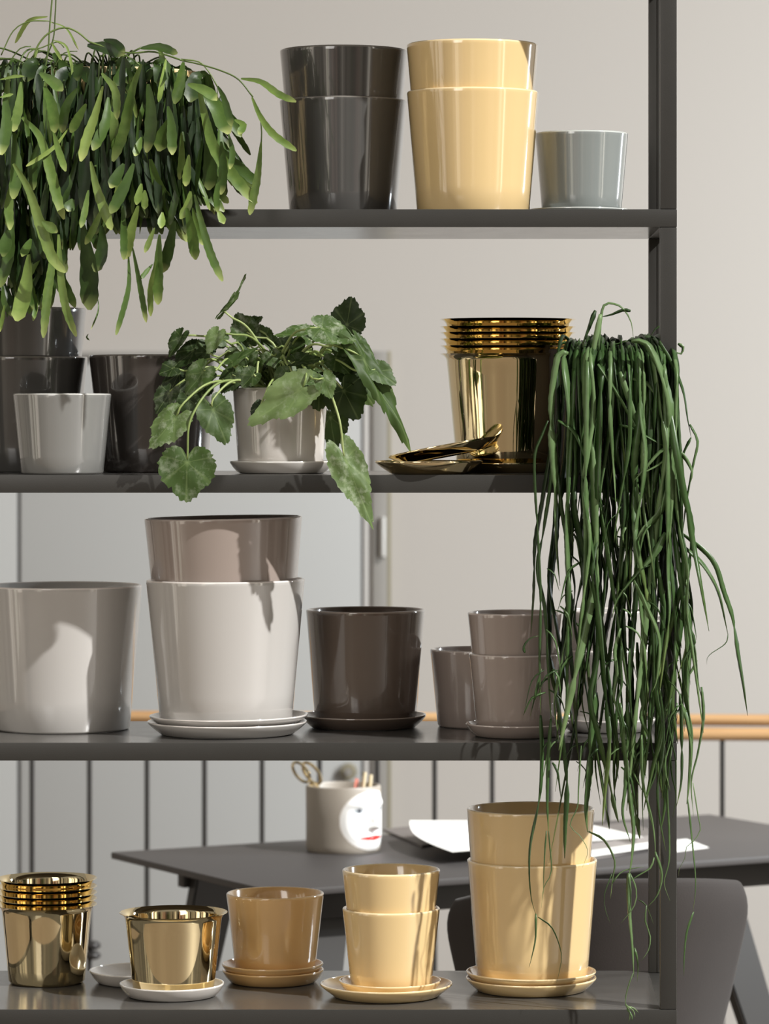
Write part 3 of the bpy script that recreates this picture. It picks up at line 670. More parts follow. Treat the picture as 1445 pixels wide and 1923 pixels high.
SA = [
 ([(1124,660),(1128,610),(1135,574),(1154,571),(1172,581),(1186,606),(1190,634)],8,.6,-.0),([(1119,583),(1106,615),(1094,650)],11,.15,.02),
 ([(1128,590),(1116,652),(1101,737),(1099,761)],12,.75,-.01),([(1185,584),(1170,582),(1150,590),(1130,595)],6,.2,0),
 ([(1123,684),(1158,737),(1186,786),(1207,843),(1222,882)],12,.5,-.05),([(1165,698),(1190,772),(1204,822),(1216,880),(1224,960)],12,.6,-.045),
 ([(1186,640),(1214,645),(1239,694),(1257,758),(1260,836),(1262,930),(1256,1040)],15,.6,-.05),([(1239,640),(1260,677),(1282,730),(1292,786),(1299,822)],9,.35,-.02),
 ([(1296,797),(1310,829),(1303,871),(1289,949),(1283,1000)],7,.5,-.02),([(1299,822),(1285,850),(1278,880)],8,.4,-.02),
 ([(1284,1003),(1321,1031),(1345,1061),(1361,1113),(1376,1159),(1385,1220),(1397,1287),(1405,1344)],10,.45,-.03),
 ([(1287,1029),(1315,1055),(1339,1089),(1354,1125),(1368,1192)],9,.5,-.035),([(1368,1190),(1366,1204),(1357,1214),(1338,1226),(1329,1236),(1328,1248)],2.5,.4,-.035),
 ([(1068,664),(1050,668),(1038,737),(1036,807),(1043,913),(1045,1019),(1052,1100)],12,.6,-.04),([(1048,790),(1077,811),(1101,860),(1115,913),(1118,984),(1112,1060)],9,.45,-.05),
 ([(1101,740),(1101,807),(1091,913),(1080,1002),(1070,1055)],5,.5,-.03),([(1030,790),(1018,820),(1006,853),(1006,913),(1013,1037),(1016,1125),(1014,1250),(1016,1343)],7,.25,-.04),
 ([(1016,1343),(1018,1415),(1013,1499),(997,1583),(995,1640),(999,1690),(1007,1717)],7,.3,-.03),([(1007,1716),(1007,1759),(1001,1790),(994,1817)],4,.5,-.03),
 ([(1011,1722),(1038,1743),(1055,1790),(1052,1820),(1046,1845)],4,.4,-.03),([(1036,1350),(1030,1440),(1028,1510),(1031,1569)],11,.35,-.04),([(1031,1560),(1036,1635),(1022,1666),(1017,1705)],4,.5,-.04),
 ([(1027,1560),(1023,1620),(1021,1680)],3,.5,-.04),([(1045,1300),(1060,1400),(1066,1480),(1062,1557),(1061,1612)],10,.3,-.03),
 ([(1092,1400),(1087,1480),(1085,1515),(1071,1550),(1089,1569),(1104,1596),(1100,1615),(1094,1629)],4,.55,-.05),
 ([(1118,1300),(1110,1400),(1103,1480),(1100,1526),(1104,1563)],12,.45,-.04),([(1106,1561),(1135,1577),(1155,1616),(1151,1650),(1147,1688)],8,.55,-.05),
 ([(1150,1640),(1136,1680),(1138,1710),(1147,1734)],3,.4,-.05),([(1165,1320),(1176,1420),(1184,1500),(1190,1557),(1186,1616),(1181,1647)],12,.55,-.05),
 ([(1181,1640),(1182,1712),(1188,1782),(1191,1835)],9,.6,-.05),([(1192,1780),(1199,1810),(1197,1843)],4,.5,-.05),([(1190,1827),(1180,1855),(1175,1880),(1179,1897)],3,.6,-.05),
 ([(1176,1886),(1184,1903),(1181,1920)],5,.8,-.05),([(1177,1888),(1190,1898),(1193,1910)],4,.8,-.055),([(1180,1890),(1192,1894),(1200,1902)],4,.85,-.05),([(1178,1895),(1187,1908),(1187,1917)],4,.6,-.05),
 ([(1205,1380),(1209,1470),(1225,1538),(1231,1590),(1230,1616)],10,.6,-.045),([(1229,1610),(1222,1630),(1200,1644),(1172,1662)],4,.6,-.045),([(1231,1600),(1244,1643),(1236,1680),(1215,1705)],6,.55,-.045),
 ([(1215,1700),(1213,1730),(1222,1759),(1218,1785),(1204,1805)],3.5,.6,-.045),([(1200,1690),(1214,1700),(1228,1735)],3,.5,-.04),([(1150,1660),(1165,1640),(1183,1632),(1210,1628)],4,.6,-.05),
 ([(1184,1640),(1195,1670),(1192,1700),(1166,1735)],4,.6,-.055),([(1272,1320),(1262,1400),(1254,1480),(1257,1557),(1257,1616),(1248,1658),(1259,1692)],5,.5,-.03),
 ([(1286,1120),(1293,1200),(1290,1300),(1299,1381),(1292,1494),(1290,1510)],11,.5,-.03),([(1292,1500),(1299,1569),(1307,1656),(1302,1715)],4,.5,-.03),([(1303,1712),(1291,1747),(1286,1790),(1285,1833)],7,.45,-.03),
 ([(1318,1290),(1322,1349),(1312,1413),(1299,1468),(1303,1533)],6,.55,-.03),([(1302,1470),(1312,1533),(1316,1559),(1303,1580),(1290,1591),(1287,1612),(1277,1630),(1275,1645)],3.5,.7,-.03),
 ([(1277,1319),(1290,1350),(1298,1400),(1298,1440)],10,.55,-.035),([(1250,1000),(1230,1040),(1195,1080),(1160,1125),(1150,1160)],12,.5,-.05),([(1262,900),(1240,960),(1200,1010),(1192,1100)],12,.55,-.05),
 ([(1192,1090),(1215,1140),(1238,1200),(1235,1270),(1226,1300)],8,.6,-.06),([(1262,838),(1240,850),(1212,880),(1190,905)],8,.55,-.055),([(1258,858),(1230,878),(1196,892)],6,.65,-.055),
 ([(1164,797),(1190,805),(1218,822),(1248,838)],6,.4,-.05),([(1262,838),(1285,855),(1300,885),(1298,905)],8,.6,-.04),([(1189,712),(1214,720),(1242,760),(1255,800)],10,.6,-.04),
 ([(1150,935),(1170,945),(1188,965)],8,.3,-.03),([(1178,975),(1165,990),(1158,1010),(1162,1026),(1172,1026)],5,.6,-.04),([(1176,990),(1170,1005),(1172,1020)],8,.6,-.045),
 ([(986,1226),(984,1215),(995,1200),(1012,1194)],6,.2,-.05),([(1004,1314),(1010,1285),(1018,1255)],7,.35,-.05),([(1284,1050),(1288,1090),(1296,1125)],9,.75,-.03),([(1310,1240),(1297,1265),(1285,1275)],5,.6,-.03),
 ([(1290,1150),(1305,1215),(1312,1280),(1318,1310)],8,.55,-.03),([(1062,672),(1090,654),(1140,650),(1180,640)],8,.4,.02),([(1040,668),(1080,650),(1110,655)],7,.35,.03),
 ([(1245,610),(1232,618),(1220,636)],5,.2,.1),([(1274,645),(1284,652),(1280,665),(1268,660)],7,.6,.1)]
for pts, w, sh, Y in SA:
    q = [P(x, y, Y) for x, y in pts]
    strand(fbm, fl, q, S(w)*1.5, min(1, sh+.08), Lj=.12 if w > 6 else 10)
for k in range(104):
    x0 = (1100+172*rnd.random()**.9) if k % 7 else rnd.uniform(1030, 1110)
    ex = x0+rnd.uniform(-22, 26)+(x0-1150)*.14
    u = rnd.random()
    yend = 800+u*600 if k < 56 else (1250+u*330 if k < 96 else 1500+u*130)
    if x0 > 1235 and yend > 1400: yend -= 250
    if x0 < 1060 and yend > 1500: yend -= 200
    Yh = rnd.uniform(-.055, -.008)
    if x0 > 1215 and rnd.random() < .0: Yh = rnd.uniform(0, .15)
    pts = [P(1130+(x0-1130)*.55+rnd.uniform(-15, 15), 668, YQ+rnd.uniform(-.04, .04)),
           P(1130+(x0-1130)*.85, 646+rnd.uniform(-16, 12), (YQ-.06)),
           P(x0, 672+rnd.uniform(-4, 25), Yh+.012)]
    n = max(2, int((yend-690)/75))
    xx, vx = x0, rnd.uniform(-5, 5)
    for i in range(1, n+1):
        sfrac = i/n
        if rnd.random() < .45: vx = rnd.uniform(-15, 15)+(1150+(x0-1150)*1.1-xx)*.18
        xx += vx
        pts.append(P(xx, 690+(yend-690)*sfrac, min(-.006, Yh+rnd.uniform(-.010, .010))))
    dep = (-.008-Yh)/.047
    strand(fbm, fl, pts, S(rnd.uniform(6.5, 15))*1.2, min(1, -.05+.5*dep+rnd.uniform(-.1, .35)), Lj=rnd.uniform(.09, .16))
for k in range(16):     # late joints on the right and low down
    x0 = rnd.uniform(1165, 1305); y0 = rnd.uniform(1080, 1340); Yh = rnd.uniform(-.06, -.015); L = rnd.uniform(160, 330)
    pts = [P(x0, y0, Yh)]
    for i in range(1, 6): pts.append(P(x0+rnd.uniform(-13, 13), y0+L*i/5, Yh))
    strand(fbm, fl, pts, S(rnd.uniform(8, 14)), rnd.uniform(.25, .75), Lj=rnd.uniform(.07, .13))
for k in range(60):     # short side shoots
    x0 = rnd.uniform(1020, 1285); y0 = rnd.uniform(950, 1450); dx = rnd.choice([-1, 1])*rnd.uniform(12, 42); Yh = rnd.uniform(-.055, -.015)
    L = rnd.uniform(25, 90)
    strand(fbm, fl, [P(x0, y0, Yh), P(x0+dx*.6, y0+L*.25, Yh-.004), P(x0+dx, y0+L, Yh)], S(rnd.uniform(4, 8)), rnd.uniform(.2, .7), Lj=10)
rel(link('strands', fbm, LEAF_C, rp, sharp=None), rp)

# ---------------------------------------------------------------- dining table behind
def D2(px, py, zt): # point on the plane z=zt seen at a pixel
    D = (H-zt)*F/(py-HY)
    return Vector(((px-CX)*D/F, D-DC, zt))
ZT = 0.73
O = D2(208, 1600, ZT); th = R(30)
tb = empty('dining_table', (O.x, O.y, 0), th)
tag(tb, 'dark grey table with thin top and black legs standing behind the shelves', 'table')
LX, LY = 2.0, 0.62     # local: +x = u ; -y = v
LX = 1.25
bm = bmesh.new(); box(bm, 0, LX, -LY, 0, ZT-0.012, ZT, 0.003); link('tabletop', bm, TABLE, tb, sharp=30)
bm = bmesh.new(); box(bm, 0.10, LX-0.10, -LY+0.06, -LY+0.085, ZT-0.06, ZT-0.0125, .002)
box(bm, 0.10, LX-0.10, -0.085, -0.06, ZT-0.06, ZT-0.0125, .002); link('apron', bm, BLACK, tb, sharp=30)
def leg(p0, p1, w0, w1, t, name, mat, root):
    bm = bmesh.new()
    p0, p1 = Vector(p0), Vector(p1)
    vs = []
    for p, w in ((p0, w0), (p1, w1)):
        vs.append([bm.verts.new((p.x+a*w/2, p.y+b*t/2, p.z)) for a, b in ((-1, -1), (1, -1), (1, 1), (-1, 1))])
    for i in range(4):
        j = (i+1) % 4; bm.faces.new((vs[1][i], vs[1][j], vs[0][j], vs[0][i]))
    bm.faces.new(vs[1][::-1]); bm.faces.new(vs[0])
    bmesh.ops.recalc_face_normals(bm, faces=bm.faces[:])
    bmesh.ops.bevel(bm, geom=bm.edges[:], offset=.003, segments=2, affect='EDGES')
    return link(name, bm, mat, root, sharp=30)
for (x, y, ex, ey) in ((.16, -.10, .05, .0), (.16, -LY+.12, .02, -LY-.02), (LX-.34, -.10, LX-.16, .0), (LX-.34, -LY+.12, LX-.16, -LY-.02)):
    leg((x, y, ZT-.0125), (ex, ey, 0), .085, .045, .03, 'leg', BLACK, tb)
# things on the table
# face mug
mc = D2(645, 1597, ZT); MR = 70*(mc.y+DC)/F; MH = (P(645, 1474, mc.y).z-ZT)
mug = empty('face_mug', (mc.x, mc.y, ZT+.0003))
tag(mug, 'cream stoneware cup with a white sculpted face and red lips on the table', 'cup')
bm = bmesh.new()
lathe(bm, [(0, .001), (MR-.008, .001), (MR-.003, 0), (MR-.0005, .004), (MR, .012), (MR, MH*.5), (MR+.0005, MH-.003), (MR-.0012, MH), (MR-.004, MH), (MR-.0055, MH-.003), (MR-.0055, .01), (MR-.010, .006), (0, .006)], 96)
MUGM = plain('cream_stoneware', rgb(152, 144, 133), .45, 0, .08, 14, bump=.1, bscale=60)
link('cup', bm, MUGM, mug, sharp=60)
m, nt, b = newmat('painted_face_glaze')
at = N(nt, 'ShaderNodeAttribute', attribute_name='Col'); nt.links.new(at.outputs['Color'], b.inputs['Base Color']); b.inputs['Roughness'].default_value = .25
FACE = m
bm = bmesh.new(); lay = bm.verts.layers.float_color.new('Col')
NA, NZ = 110, 110; AZ = R(52); HA = R(56)
grid = {}
for i in range(NA+1):
    for j in range(NZ+1):
        u = -1+2*i/NA; v = -1+2*j/NZ
        rr = math.sqrt(u*u+v*v)
        if rr > 1.02: continue
        a = AZ+u*HA; z = MH*.5+v*MH*.46
        d = .0016*min(1, max(0, (1-rr)*6))+.0002
        d += .011*math.exp(-((u/.10)**2))*math.exp(-(((v+.06)/.34)**2)) * (1 if v > -.30 else math.exp(-((v+.30)/.04)**2))
        d += .008*math.exp(-((u/.16)**2)-((v+.22)/.10)**2)           # nose tip
        d += .003*math.exp(-(((abs(u)-.42)/.26)**2)-((v-.52)/.10)**2)  # brow
        d -= .002*math.exp(-(((abs(u)-.42)/.20)**2)-((v-.30)/.12)**2)
        d += .004*math.exp(-((u/.34)**2)-((v+.57)/.09)**2)           # lips
        d += .004*math.exp(-((u/.3)**2)-((v+.82)/.16)**2)            # chin
        d = max(.0004, d)
        col = (lin(238), lin(238), lin(236), 1)
        if abs(u) < .44 and abs(v+.58) < .065*(1-(abs(u)/.44)**2)+.012: col = (lin(206), lin(44), lin(38), 1)
        eu, ev = (abs(u)-.46)/.14, (v-.32)/.085
        if eu*eu+ev*ev < 1: col = (lin(170), lin(176), lin(182), 1)
        if ((abs(u)-.44)/.055)**2+((v-.33)/.062)**2 < 1: col = (lin(52), lin(56), lin(64), 1)
        if rr > .97: col = (lin(214), lin(208), lin(200), 1)
        x = bm.verts.new(((MR+d)*math.sin(a), -(MR+d)*math.cos(a), z)); x[lay] = col
        grid[i, j] = x
for i in range(NA):
    for j in range(NZ):
        k = [(i, j), (i+1, j), (i+1, j+1), (i, j+1)]
        if all(q in grid for q in k): bm.faces.new([grid[q] for q in k])
link('face', bm, FACE, mug, sharp=None)
# scissors standing in the cup
sx = empty('scissors', (mc.x-.045, mc.y-.012, ZT+.012))
tag(sx, 'brass scissors standing in the face cup with their looped handles up', 'scissors')
def L3(px, py, Y, root): return P(px, py, Y)-root.location
for (cx_, cy_, rx, rz_, tl) in ((566, 1450, 11, 22, 38), (586, 1452, 11, 24, 38)):
    Yc = mc.y-.012+(0.006 if cx_ > 570 else -.006)
    pts = []
    for k in range(25):
        a = 2*math.pi*k/24
        x, y = rx*math.cos(a), rz_*math.sin(a)
        t = R(-tl)
        pts.append(L3(cx_+x*math.cos(t)-y*math.sin(t), cy_+x*math.sin(t)+y*math.cos(t), Yc, sx))
    bm = bmesh.new(); tube(bm, pts, .0026, 8, caps=False); link('handle', bm, GOLD, sx)
for k, (x0, x1) in enumerate(((584, 612), (596, 606))):
    bm = bmesh.new(); Yc = mc.y-.012+(.004 if k else -.004)
    tube(bm, catmull([L3(x0-2, 1470, Yc, sx), L3((x0+x1)/2, 1495, Yc, sx), L3(x1, 1585, Yc, sx)], .01), lambda s: .0036-.002*s, 6, cross=lambda a: (.5, 1))
    link('blade', bm, GOLD, sx)
for k, (x0, y0, x1, mt, nm, lb) in enumerate(((671, 1462, 655, PINKMET, 'pen', 'pink metallic pen standing in the face cup, leftmost of its three sticks'), (686, 1450, 668, STICK, 'pencil', 'pale wooden pencil in the face cup, tallest of its sticks'), (697, 1455, 684, STICK, 'pencil', 'pale wooden pencil in the face cup nearest the nose'))):
    bm = bmesh.new(); Yc = mc.y+.012*(k-1)
    p1, p0 = P(x0, y0, Yc), P(x1, 1586, Yc)
    tube(bm, [p0, p0+(p1-p0)*.9, p1], lambda s: .0042 if s < .8 else .0036, 6)
    tag(link(nm, bm, mt, sharp=30), lb, 'pen' if nm == 'pen' else 'pencil')
# papers and books
def sheet(pix, z, name, label, cat, mat, thick=.0004, curl=None, group=None):
    """flat piece lying on the table given by its corner pixels"""
    ps = [D2(x, y, z) for x, y in pix]
    bm = bmesh.new(); n = len(ps)
    lo = [bm.verts.new(p) for p in ps]; hi = [bm.verts.new(p+Vector((0, 0, thick))) for p in ps]
    bm.faces.new(lo[::-1]); bm.faces.new(hi)
    for i in range(n):
        j = (i+1) % n; bm.faces.new((lo[i], lo[j], hi[j], hi[i]))
    bmesh.ops.recalc_face_normals(bm, faces=bm.faces[:])
    o = link(name, bm, mat, smooth=False)
    return tag(o, label, cat, group)
sheet([(720,1561),(905,1541),(960,1562),(792,1592)], ZT+.0003, 'folder', 'grey folder lying flat under the loose white sheet on the table', 'folder', MAGAZINE, .004)
sheet([(948,1592),(1190,1562),(1262,1590),(1010,1632)], ZT+.0003, 'magazine', 'grey magazine at the bottom of the pile on the table', 'magazine', MAGAZINE, .006)
sheet([(955,1590),(1188,1561),(1262,1586),(1010,1624)], ZT+.0066, 'paper_sheet', 'white sheet between the two grey magazines on the table', 'paper', PAPER, .0015)
sheet([(958,1580),(1180,1556),(1245,1578),(1005,1612)], ZT+.0084, 'magazine', 'grey magazine directly under the large white sheet on the table', 'magazine', MAGAZINE, .012)
sheet([(1225,1583),(1290,1576),(1332,1592),(1262,1601)], ZT+.0003, 'paper_sheet', 'small white sheet at the right end of the table', 'paper', PAPER, .0006)
# big curling sheet
bm = bmesh.new(); NX, NY = 24, 12
c00, c10, c11, c01 = (770,1541), (1075,1541), (1210,1572), (850,1600)
g = []
for i in range(NX+1):
    row = []
    for j in range(NY+1):
        u, v = i/NX, j/NY
        x = (c00[0]*(1-u)+c10[0]*u)*(1-v)+(c01[0]*(1-u)+c11[0]*u)*v
        y = (c00[1]*(1-u)+c10[1]*u)*(1-v)+(c01[1]*(1-u)+c11[1]*u)*v
        x -= 26*math.sin(math.pi*v)*(1-u)**2
        zl = ZT+.022+.018*(1-u)**3*(1-v)
        row.append(bm.verts.new(D2(x, y, zl)))
    g.append(row)
for i in range(NX):
    for j in range(NY): bm.faces.new((g[i][j], g[i+1][j], g[i+1][j+1], g[i][j+1]))
sh = empty('paper_sheet', g[0][0].co.copy())
tag(sh, 'large white printed sheet with a curled left corner lying on top of the pile', 'paper')
rel(link('page', bm, PAPER, sh, sharp=None), sh)
bm = bmesh.new(); c = D2(882, 1562, ZT+.0245)
lathe(bm, [(0, 0), (.016, 0)], 32); o = link('print', bm, PAPER_PINK, sh); o.location = c-sh.location+Vector((0, 0, .0006))

# ---------------------------------------------------------------- chair
YC = 0.62
ch = empty('shell_chair', (P(1125, 0, YC+.25).x, YC+.25, 0))
tag(ch, 'brown grey upholstered shell chair pulled up to the near side of the table', 'chair')
def outline(v):
    """half width px left/right at normalised height v (0 bottom .. 1 top)"""
    return
bm = bmesh.new(); NU, NV = 48, 30
zb_, zt_ = 0.42, P(0, 1640, YC).z
def chair_pt(u, v, off):
    # u -1..1, v 0..1
    hw = S(305, YC)*(0.62+0.38*v**.8)
    cr = 1-(abs(u)**6)*.0
    x = u*hw
    top = zt_ - .010*u*u - (S(52, YC)*abs(u)**2 if u < 0 else S(16, YC)*abs(u)**3)
    z = zb_+(top-zb_)*v
    # round corners
    if v > .78:
        k = (v-.78)/.22
        x *= 1-.10*k**3
    y = .17*(u*u) - .05*v - .02 + .05*(1-v)**2
    n = Vector((-.5*u, 1, -.1)).normalized()
    p = Vector((P(1127, 0, YC).x+x, YC+y, z))
    return p+n*off
vs = {}
for side, off in ((0, 0), (1, .022)):
    for i in range(NU+1):
        for j in range(NV+1): vs[side, i, j] = bm.verts.new(chair_pt(-1+2*i/NU, j/NV, off))
for side in (0, 1):
    for i in range(NU):
        for j in range(NV):
            f = [vs[side, i, j], vs[side, i+1, j], vs[side, i+1, j+1], vs[side, i, j+1]]
            bm.faces.new(f if side == 0 else f[::-1])
for i in range(NU):
    bm.faces.new((vs[0, i, NV], vs[0, i+1, NV], vs[1, i+1, NV], vs[1, i, NV])); bm.faces.new((vs[0, i+1, 0], vs[0, i, 0], vs[1, i, 0], vs[1, i+1, 0]))
for j in range(NV):
    bm.faces.new((vs[0, 0, j], vs[0, 0, j+1], vs[1, 0, j+1], vs[1, 0, j])); bm.faces.new((vs[0, NU, j+1], vs[0, NU, j], vs[1, NU, j], vs[1, NU, j+1]))
o = link('backrest', bm, VELVET, ch, sharp=None); rel(o, ch)
mod = o.modifiers.new('Bevel', 'BEVEL'); mod.width = .007; mod.segments = 4; mod.angle_limit = R(50)
bm = bmesh.new(); box(bm, -.20, .20, -.20, .20, .40, .45, .02); link('seat', bm, VELVET, ch, sharp=40)
for a, b_ in ((-1, -1), (1, -1), (1, 1), (-1, 1)):
    bm = bmesh.new()
    tube(bm, [Vector((a*.16, b_*.15, .405)), Vector((a*.20, b_*.19, .2)), Vector((a*.235, b_*.22, 0))], lambda s: .016-.005*s, 12)
    link('leg', bm, WOOD, ch, sharp=40)

# ---------------------------------------------------------------- railing
YR = 7.7-DC
rl = empty('railing', (P(890, 0, YR).x, YR, 0))
tag(rl, 'stair railing with oak double handrail and thin black balusters behind the table', 'railing')
def rel2(o): o.location = -rl.location
for y0, y1 in ((1337, 1359), (1362, 1387)):
    a = P(-900, (y0+y1)/2-9, YR); b_ = P(2200, (y0+y1)/2+9, YR)
    bm = bmesh.new(); rad = S((y1-y0)/2, YR)
    tube(bm, [a, (a+b_)/2, b_], rad, 20); rel2(link('handrail', bm, WOOD, rl, sharp=40))
for k in range(-8, 20):
    px = 60+108.1*k
    zt = P(0, 1374+ (px-600)*.006, YR).z
    a = P(px, 0, YR); a.z = 0.0
    bm = bmesh.new(); tube(bm, [a, Vector((a.x, a.y, .4)), Vector((a.x, a.y, zt))], .0052, 10)
    rel2(link('baluster', bm, STEEL, rl, sharp=40))
    if k % 4 == 1:
        bm = bmesh.new()
        for zc_ in (.405, .425): 
            bmesh.ops.create_uvsphere(bm, u_segments=16, v_segments=10, radius=.017, matrix=Matrix.Translation((a.x+.006, a.y, zc_))@Matrix.Scale(.55, 4, (0, 0, 1)))
        rel2(link('collar', bm, STEEL, rl, sharp=None))

# ---------------------------------------------------------------- room
YW = 3.83
def slab(name, x0, x1, y0, y1, z0, z1, mat, kind='structure', parent=None):
    bm = bmesh.new(); box(bm, x0, x1, y0, y1, z0, z1)
    o = link(name, bm, mat, parent, smooth=False)
    if kind and not parent: o['kind'] = kind
    return o
slab('wall_back', -6, 6, YW, YW+.15, 0, 4.2, WALL)
slab('floor', -6, 6, -9, YW, -.1, 0, FLOORM)
slab('baseboard_back', -6, 6, YW-.015, YW, 0, .07, DOORL)
xw = P(735, 0, YW).x; zt = P(0, 660, YW).z
dr = empty('door_1', (xw, YW, 0)); dr['kind'] = 'structure'
xs = P(38, 0, YW).x
def dpart(name, x0, x1, y0, y1, z0, z1, mat):
    bm = bmesh.new(); box(bm, x0-xw, x1-xw, y0-YW, y1-YW, z0, z1, .001)
    return link(name, bm, mat, dr, sharp=30)
fx = P(686, 0, YW).x
dpart('door_leaf', xs+.004, fx-.008, YW-.024, YW-.001, .01, zt-.03, DOORM)
dpart('door_leaf', xs-1.0, xs-.004, YW-.024, YW-.001, .01, zt-.03, DOORM)
dpart('door_frame', P(701, 0, YW).x, P(728, 0, YW).x, YW-.035, YW, 0, zt, DOORF)
dpart('door_frame', xs-1.1, P(701, 0, YW).x, YW-.033, YW, zt-.012, zt, DOORF)
dpart('door_frame', P(728, 0, YW).x, xw, YW-.03, YW, 0, zt, BEAD)
dpart('door_frame', P(684, 0, YW).x, P(701, 0, YW).x, YW-.028, YW, 0, zt-.012, DOORL)
dpart('door_gap', P(675, 0, YW).x, P(684, 0, YW).x, YW-.020, YW, 0, zt-.012, FRAME)
for yy in (1008, 1750):
    bm = bmesh.new(); c = P(720, yy, YW-.04); tube(bm, [c+Vector((0, 0, -.045)), c, c+Vector((0, 0, .045))], .007, 10); o = link('hinge', bm, CHROME, dr); o.location = -dr.location
c = P(655, 1449, YW-.035)
bm = bmesh.new(); lathe(bm, [(0, .012), (.0085, .012), (.0085, .004), (.018, .004), (.0185, 0), (0, 0)], 32); o = link('door_knob', bm, [CHROME], dr, sharp=40)
o.location = c-dr.location; o.rotation_euler = (R(90), 0, 0)
bm = bmesh.new(); lathe(bm, [(.0086, .005), (.017, .005), (.0195, .002), (.0195, -.004)], 32); o2 = link('ring', bm, BEAD, o, sharp=40)

# ---------------------------------------------------------------- light
w = bpy.data.worlds.new('reflection_bands'); sc.world = w; w.use_nodes = True
nt = w.node_tree; bg = nt.nodes['Background']
tc = N(nt, 'ShaderNodeTexCoord'); sp = N(nt, 'ShaderNodeSeparateXYZ'); nt.links.new(tc.outputs['Generated'], sp.inputs[0])
at = N(nt, 'ShaderNodeMath', operation='ARCTAN2'); nt.links.new(sp.outputs['X'], at.inputs[0])
ng = N(nt, 'ShaderNodeMath', operation='MULTIPLY'); ng.inputs[1].default_value = -1; nt.links.new(sp.outputs['Y'], ng.inputs[0]); nt.links.new(ng.outputs[0], at.inputs[1])
mr = N(nt, 'ShaderNodeMapRange'); mr.inputs[1].default_value = -math.pi; mr.inputs[2].default_value = math.pi; nt.links.new(at.outputs[0], mr.inputs[0])
cr = N(nt, 'ShaderNodeValToRGB'); cr.color_ramp.interpolation = 'LINEAR'
wm = (.75, .70, .62); dk = (.05, .045, .04); br = (4.6, 4.4, 4.0); pk = (.55, .36, .30); md = (.40, .37, .33); gr = (.16, .18, .10)  # invented bright and dark bands, added for reflections on the pots
bands = [(0.0, md), (.12, dk), (.2, wm), (.27, dk), (.30, br), (.345, br), (.352, dk), (.37, wm), (.40, dk), (.41, br), (.425, br), (.432, md), (.455, pk), (.475, pk), (.48, dk),
         (.495, wm), (.53, md), (.545, gr), (.56, dk), (.575, pk), (.60, wm), (.625, dk), (.64, br), (.665, br), (.672, dk), (.70, md), (.73, wm), (.78, dk), (.85, wm)]
el = cr.color_ramp.elements
while len(el) > 1: el.remove(el[-1])
el[0].position = 0; el[0].color = bands[0][1]+(1,)
for p_, c_ in bands[1:]:
    e = el.new(p_); e.color = c_+(1,)
nt.links.new(mr.outputs[0], cr.inputs[0])
# random noise splits the invented bands into finer strips for the reflections
n1 = N(nt, 'ShaderNodeTexNoise', noise_dimensions='1D'); n1.inputs['Scale'].default_value = 55; n1.inputs['Detail'].default_value = 2
nt.links.new(mr.outputs[0], n1.inputs['W'])
r1 = N(nt, 'ShaderNodeValToRGB'); r1.color_ramp.interpolation = 'LINEAR'
e1 = r1.color_ramp.elements; e1[0].position = .36; e1[0].color = (.12, .10, .09, 1); e1[1].position = .66; e1[1].color = (2.1, 2.0, 1.9, 1)
for p_, c_ in ((.42, (.35, .33, .28, 1)), (.44, (1.0, .95, .9, 1)), (.52, (1.05, .92, .86, 1)), (.54, (.45, .5, .34, 1)), (.60, (.9, .9, .85, 1))):
    e = e1.new(p_); e.color = c_
nt.links.new(n1.outputs['Fac'], r1.inputs[0])
mb = N(nt, 'ShaderNodeMix', data_type='RGBA', blend_type='MULTIPLY'); mb.inputs[0].default_value = 1
nt.links.new(cr.outputs[0], mb.inputs[6]); nt.links.new(r1.outputs[0], mb.inputs[7])
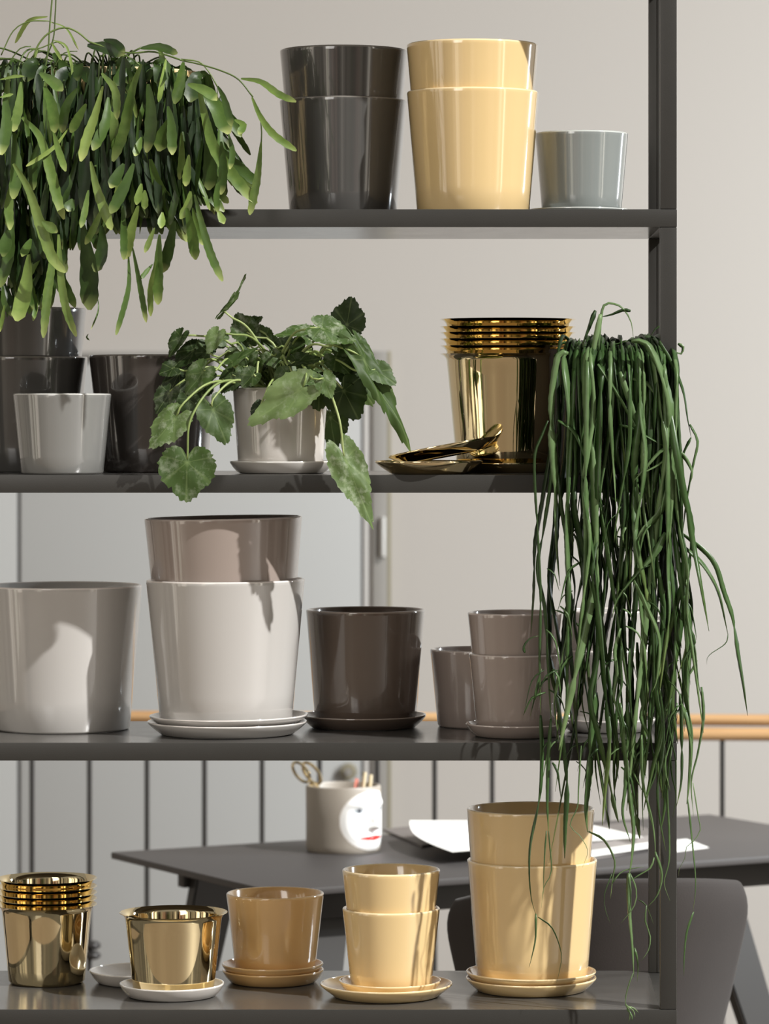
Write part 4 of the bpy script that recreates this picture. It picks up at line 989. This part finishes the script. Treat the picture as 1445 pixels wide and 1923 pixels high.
# ceiling brighter than the walls
mz = N(nt, 'ShaderNodeMapRange'); mz.inputs[1].default_value = .25; mz.inputs[2].default_value = .55; nt.links.new(sp.outputs['Z'], mz.inputs[0])
mx = N(nt, 'ShaderNodeMix', data_type='RGBA'); nt.links.new(mz.outputs[0], mx.inputs[0]); nt.links.new(mb.outputs[2], mx.inputs[6]); mx.inputs[7].default_value = (.52, .50, .48, 1)
nt.links.new(mx.outputs[2], bg.inputs['Color']); bg.inputs['Strength'].default_value = 0.5

def sun(dirv, strength, color, ang):
    l = bpy.data.lights.new('sun', 'SUN'); l.energy = strength; l.color = color; l.angle = R(ang)
    o = bpy.data.objects.new('key_sun', l); C.objects.link(o)
    o.rotation_euler = Vector(dirv).to_track_quat('Z', 'Y').to_euler()
    return o
sun((1, -.64, 1.0), 5.2, (1, .985, .962), 1.0)
def area(loc, target, sx_, sy_, power, color, name='area'):
    l = bpy.data.lights.new(name, 'AREA'); l.shape = 'RECTANGLE'; l.size = sx_; l.size_y = sy_; l.energy = power; l.color = color
    o = bpy.data.objects.new(name, l); C.objects.link(o); o.location = loc
    o.rotation_euler = (Vector(loc)-Vector(target)).to_track_quat('Z', 'Y').to_euler()
    return o
area((-1.6, -3.2, 2.6), (-.1, 0, 1.3), 1.0, 1.6, 22, (1, .97, .93), 'soft_fill_light')  # added soft fill from the front left, no window behind it
area((2.5, 1.6, 1.9), (.9, 3.8, 1.0), .8, .8, 150, (.88, .95, 1), 'wall_fill_light')  # added out-of-view lamp that brightens the lower right of the wall

# ---------------------------------------------------------------- camera
cam = bpy.data.cameras.new('camera'); co = bpy.data.objects.new('camera', cam); C.objects.link(co)
co.location = (0, -DC, H); co.rotation_euler = (R(90), 0, 0)
cam.sensor_fit = 'VERTICAL'; cam.sensor_height = 24; cam.sensor_width = 24
cam.lens = 24*F/1923
cam.shift_x = -(CX-722.5)/1923; cam.shift_y = -(961.5-HY)/1923
cam.dof.use_dof = True; cam.dof.focus_distance = DC+.05; cam.dof.aperture_fstop = 5.0
cam.clip_start = .1; cam.clip_end = 60
sc.camera = co
sc.view_settings.view_transform = 'Standard'
sc.view_settings.look = 'None'
sc.view_settings.exposure = 0.0
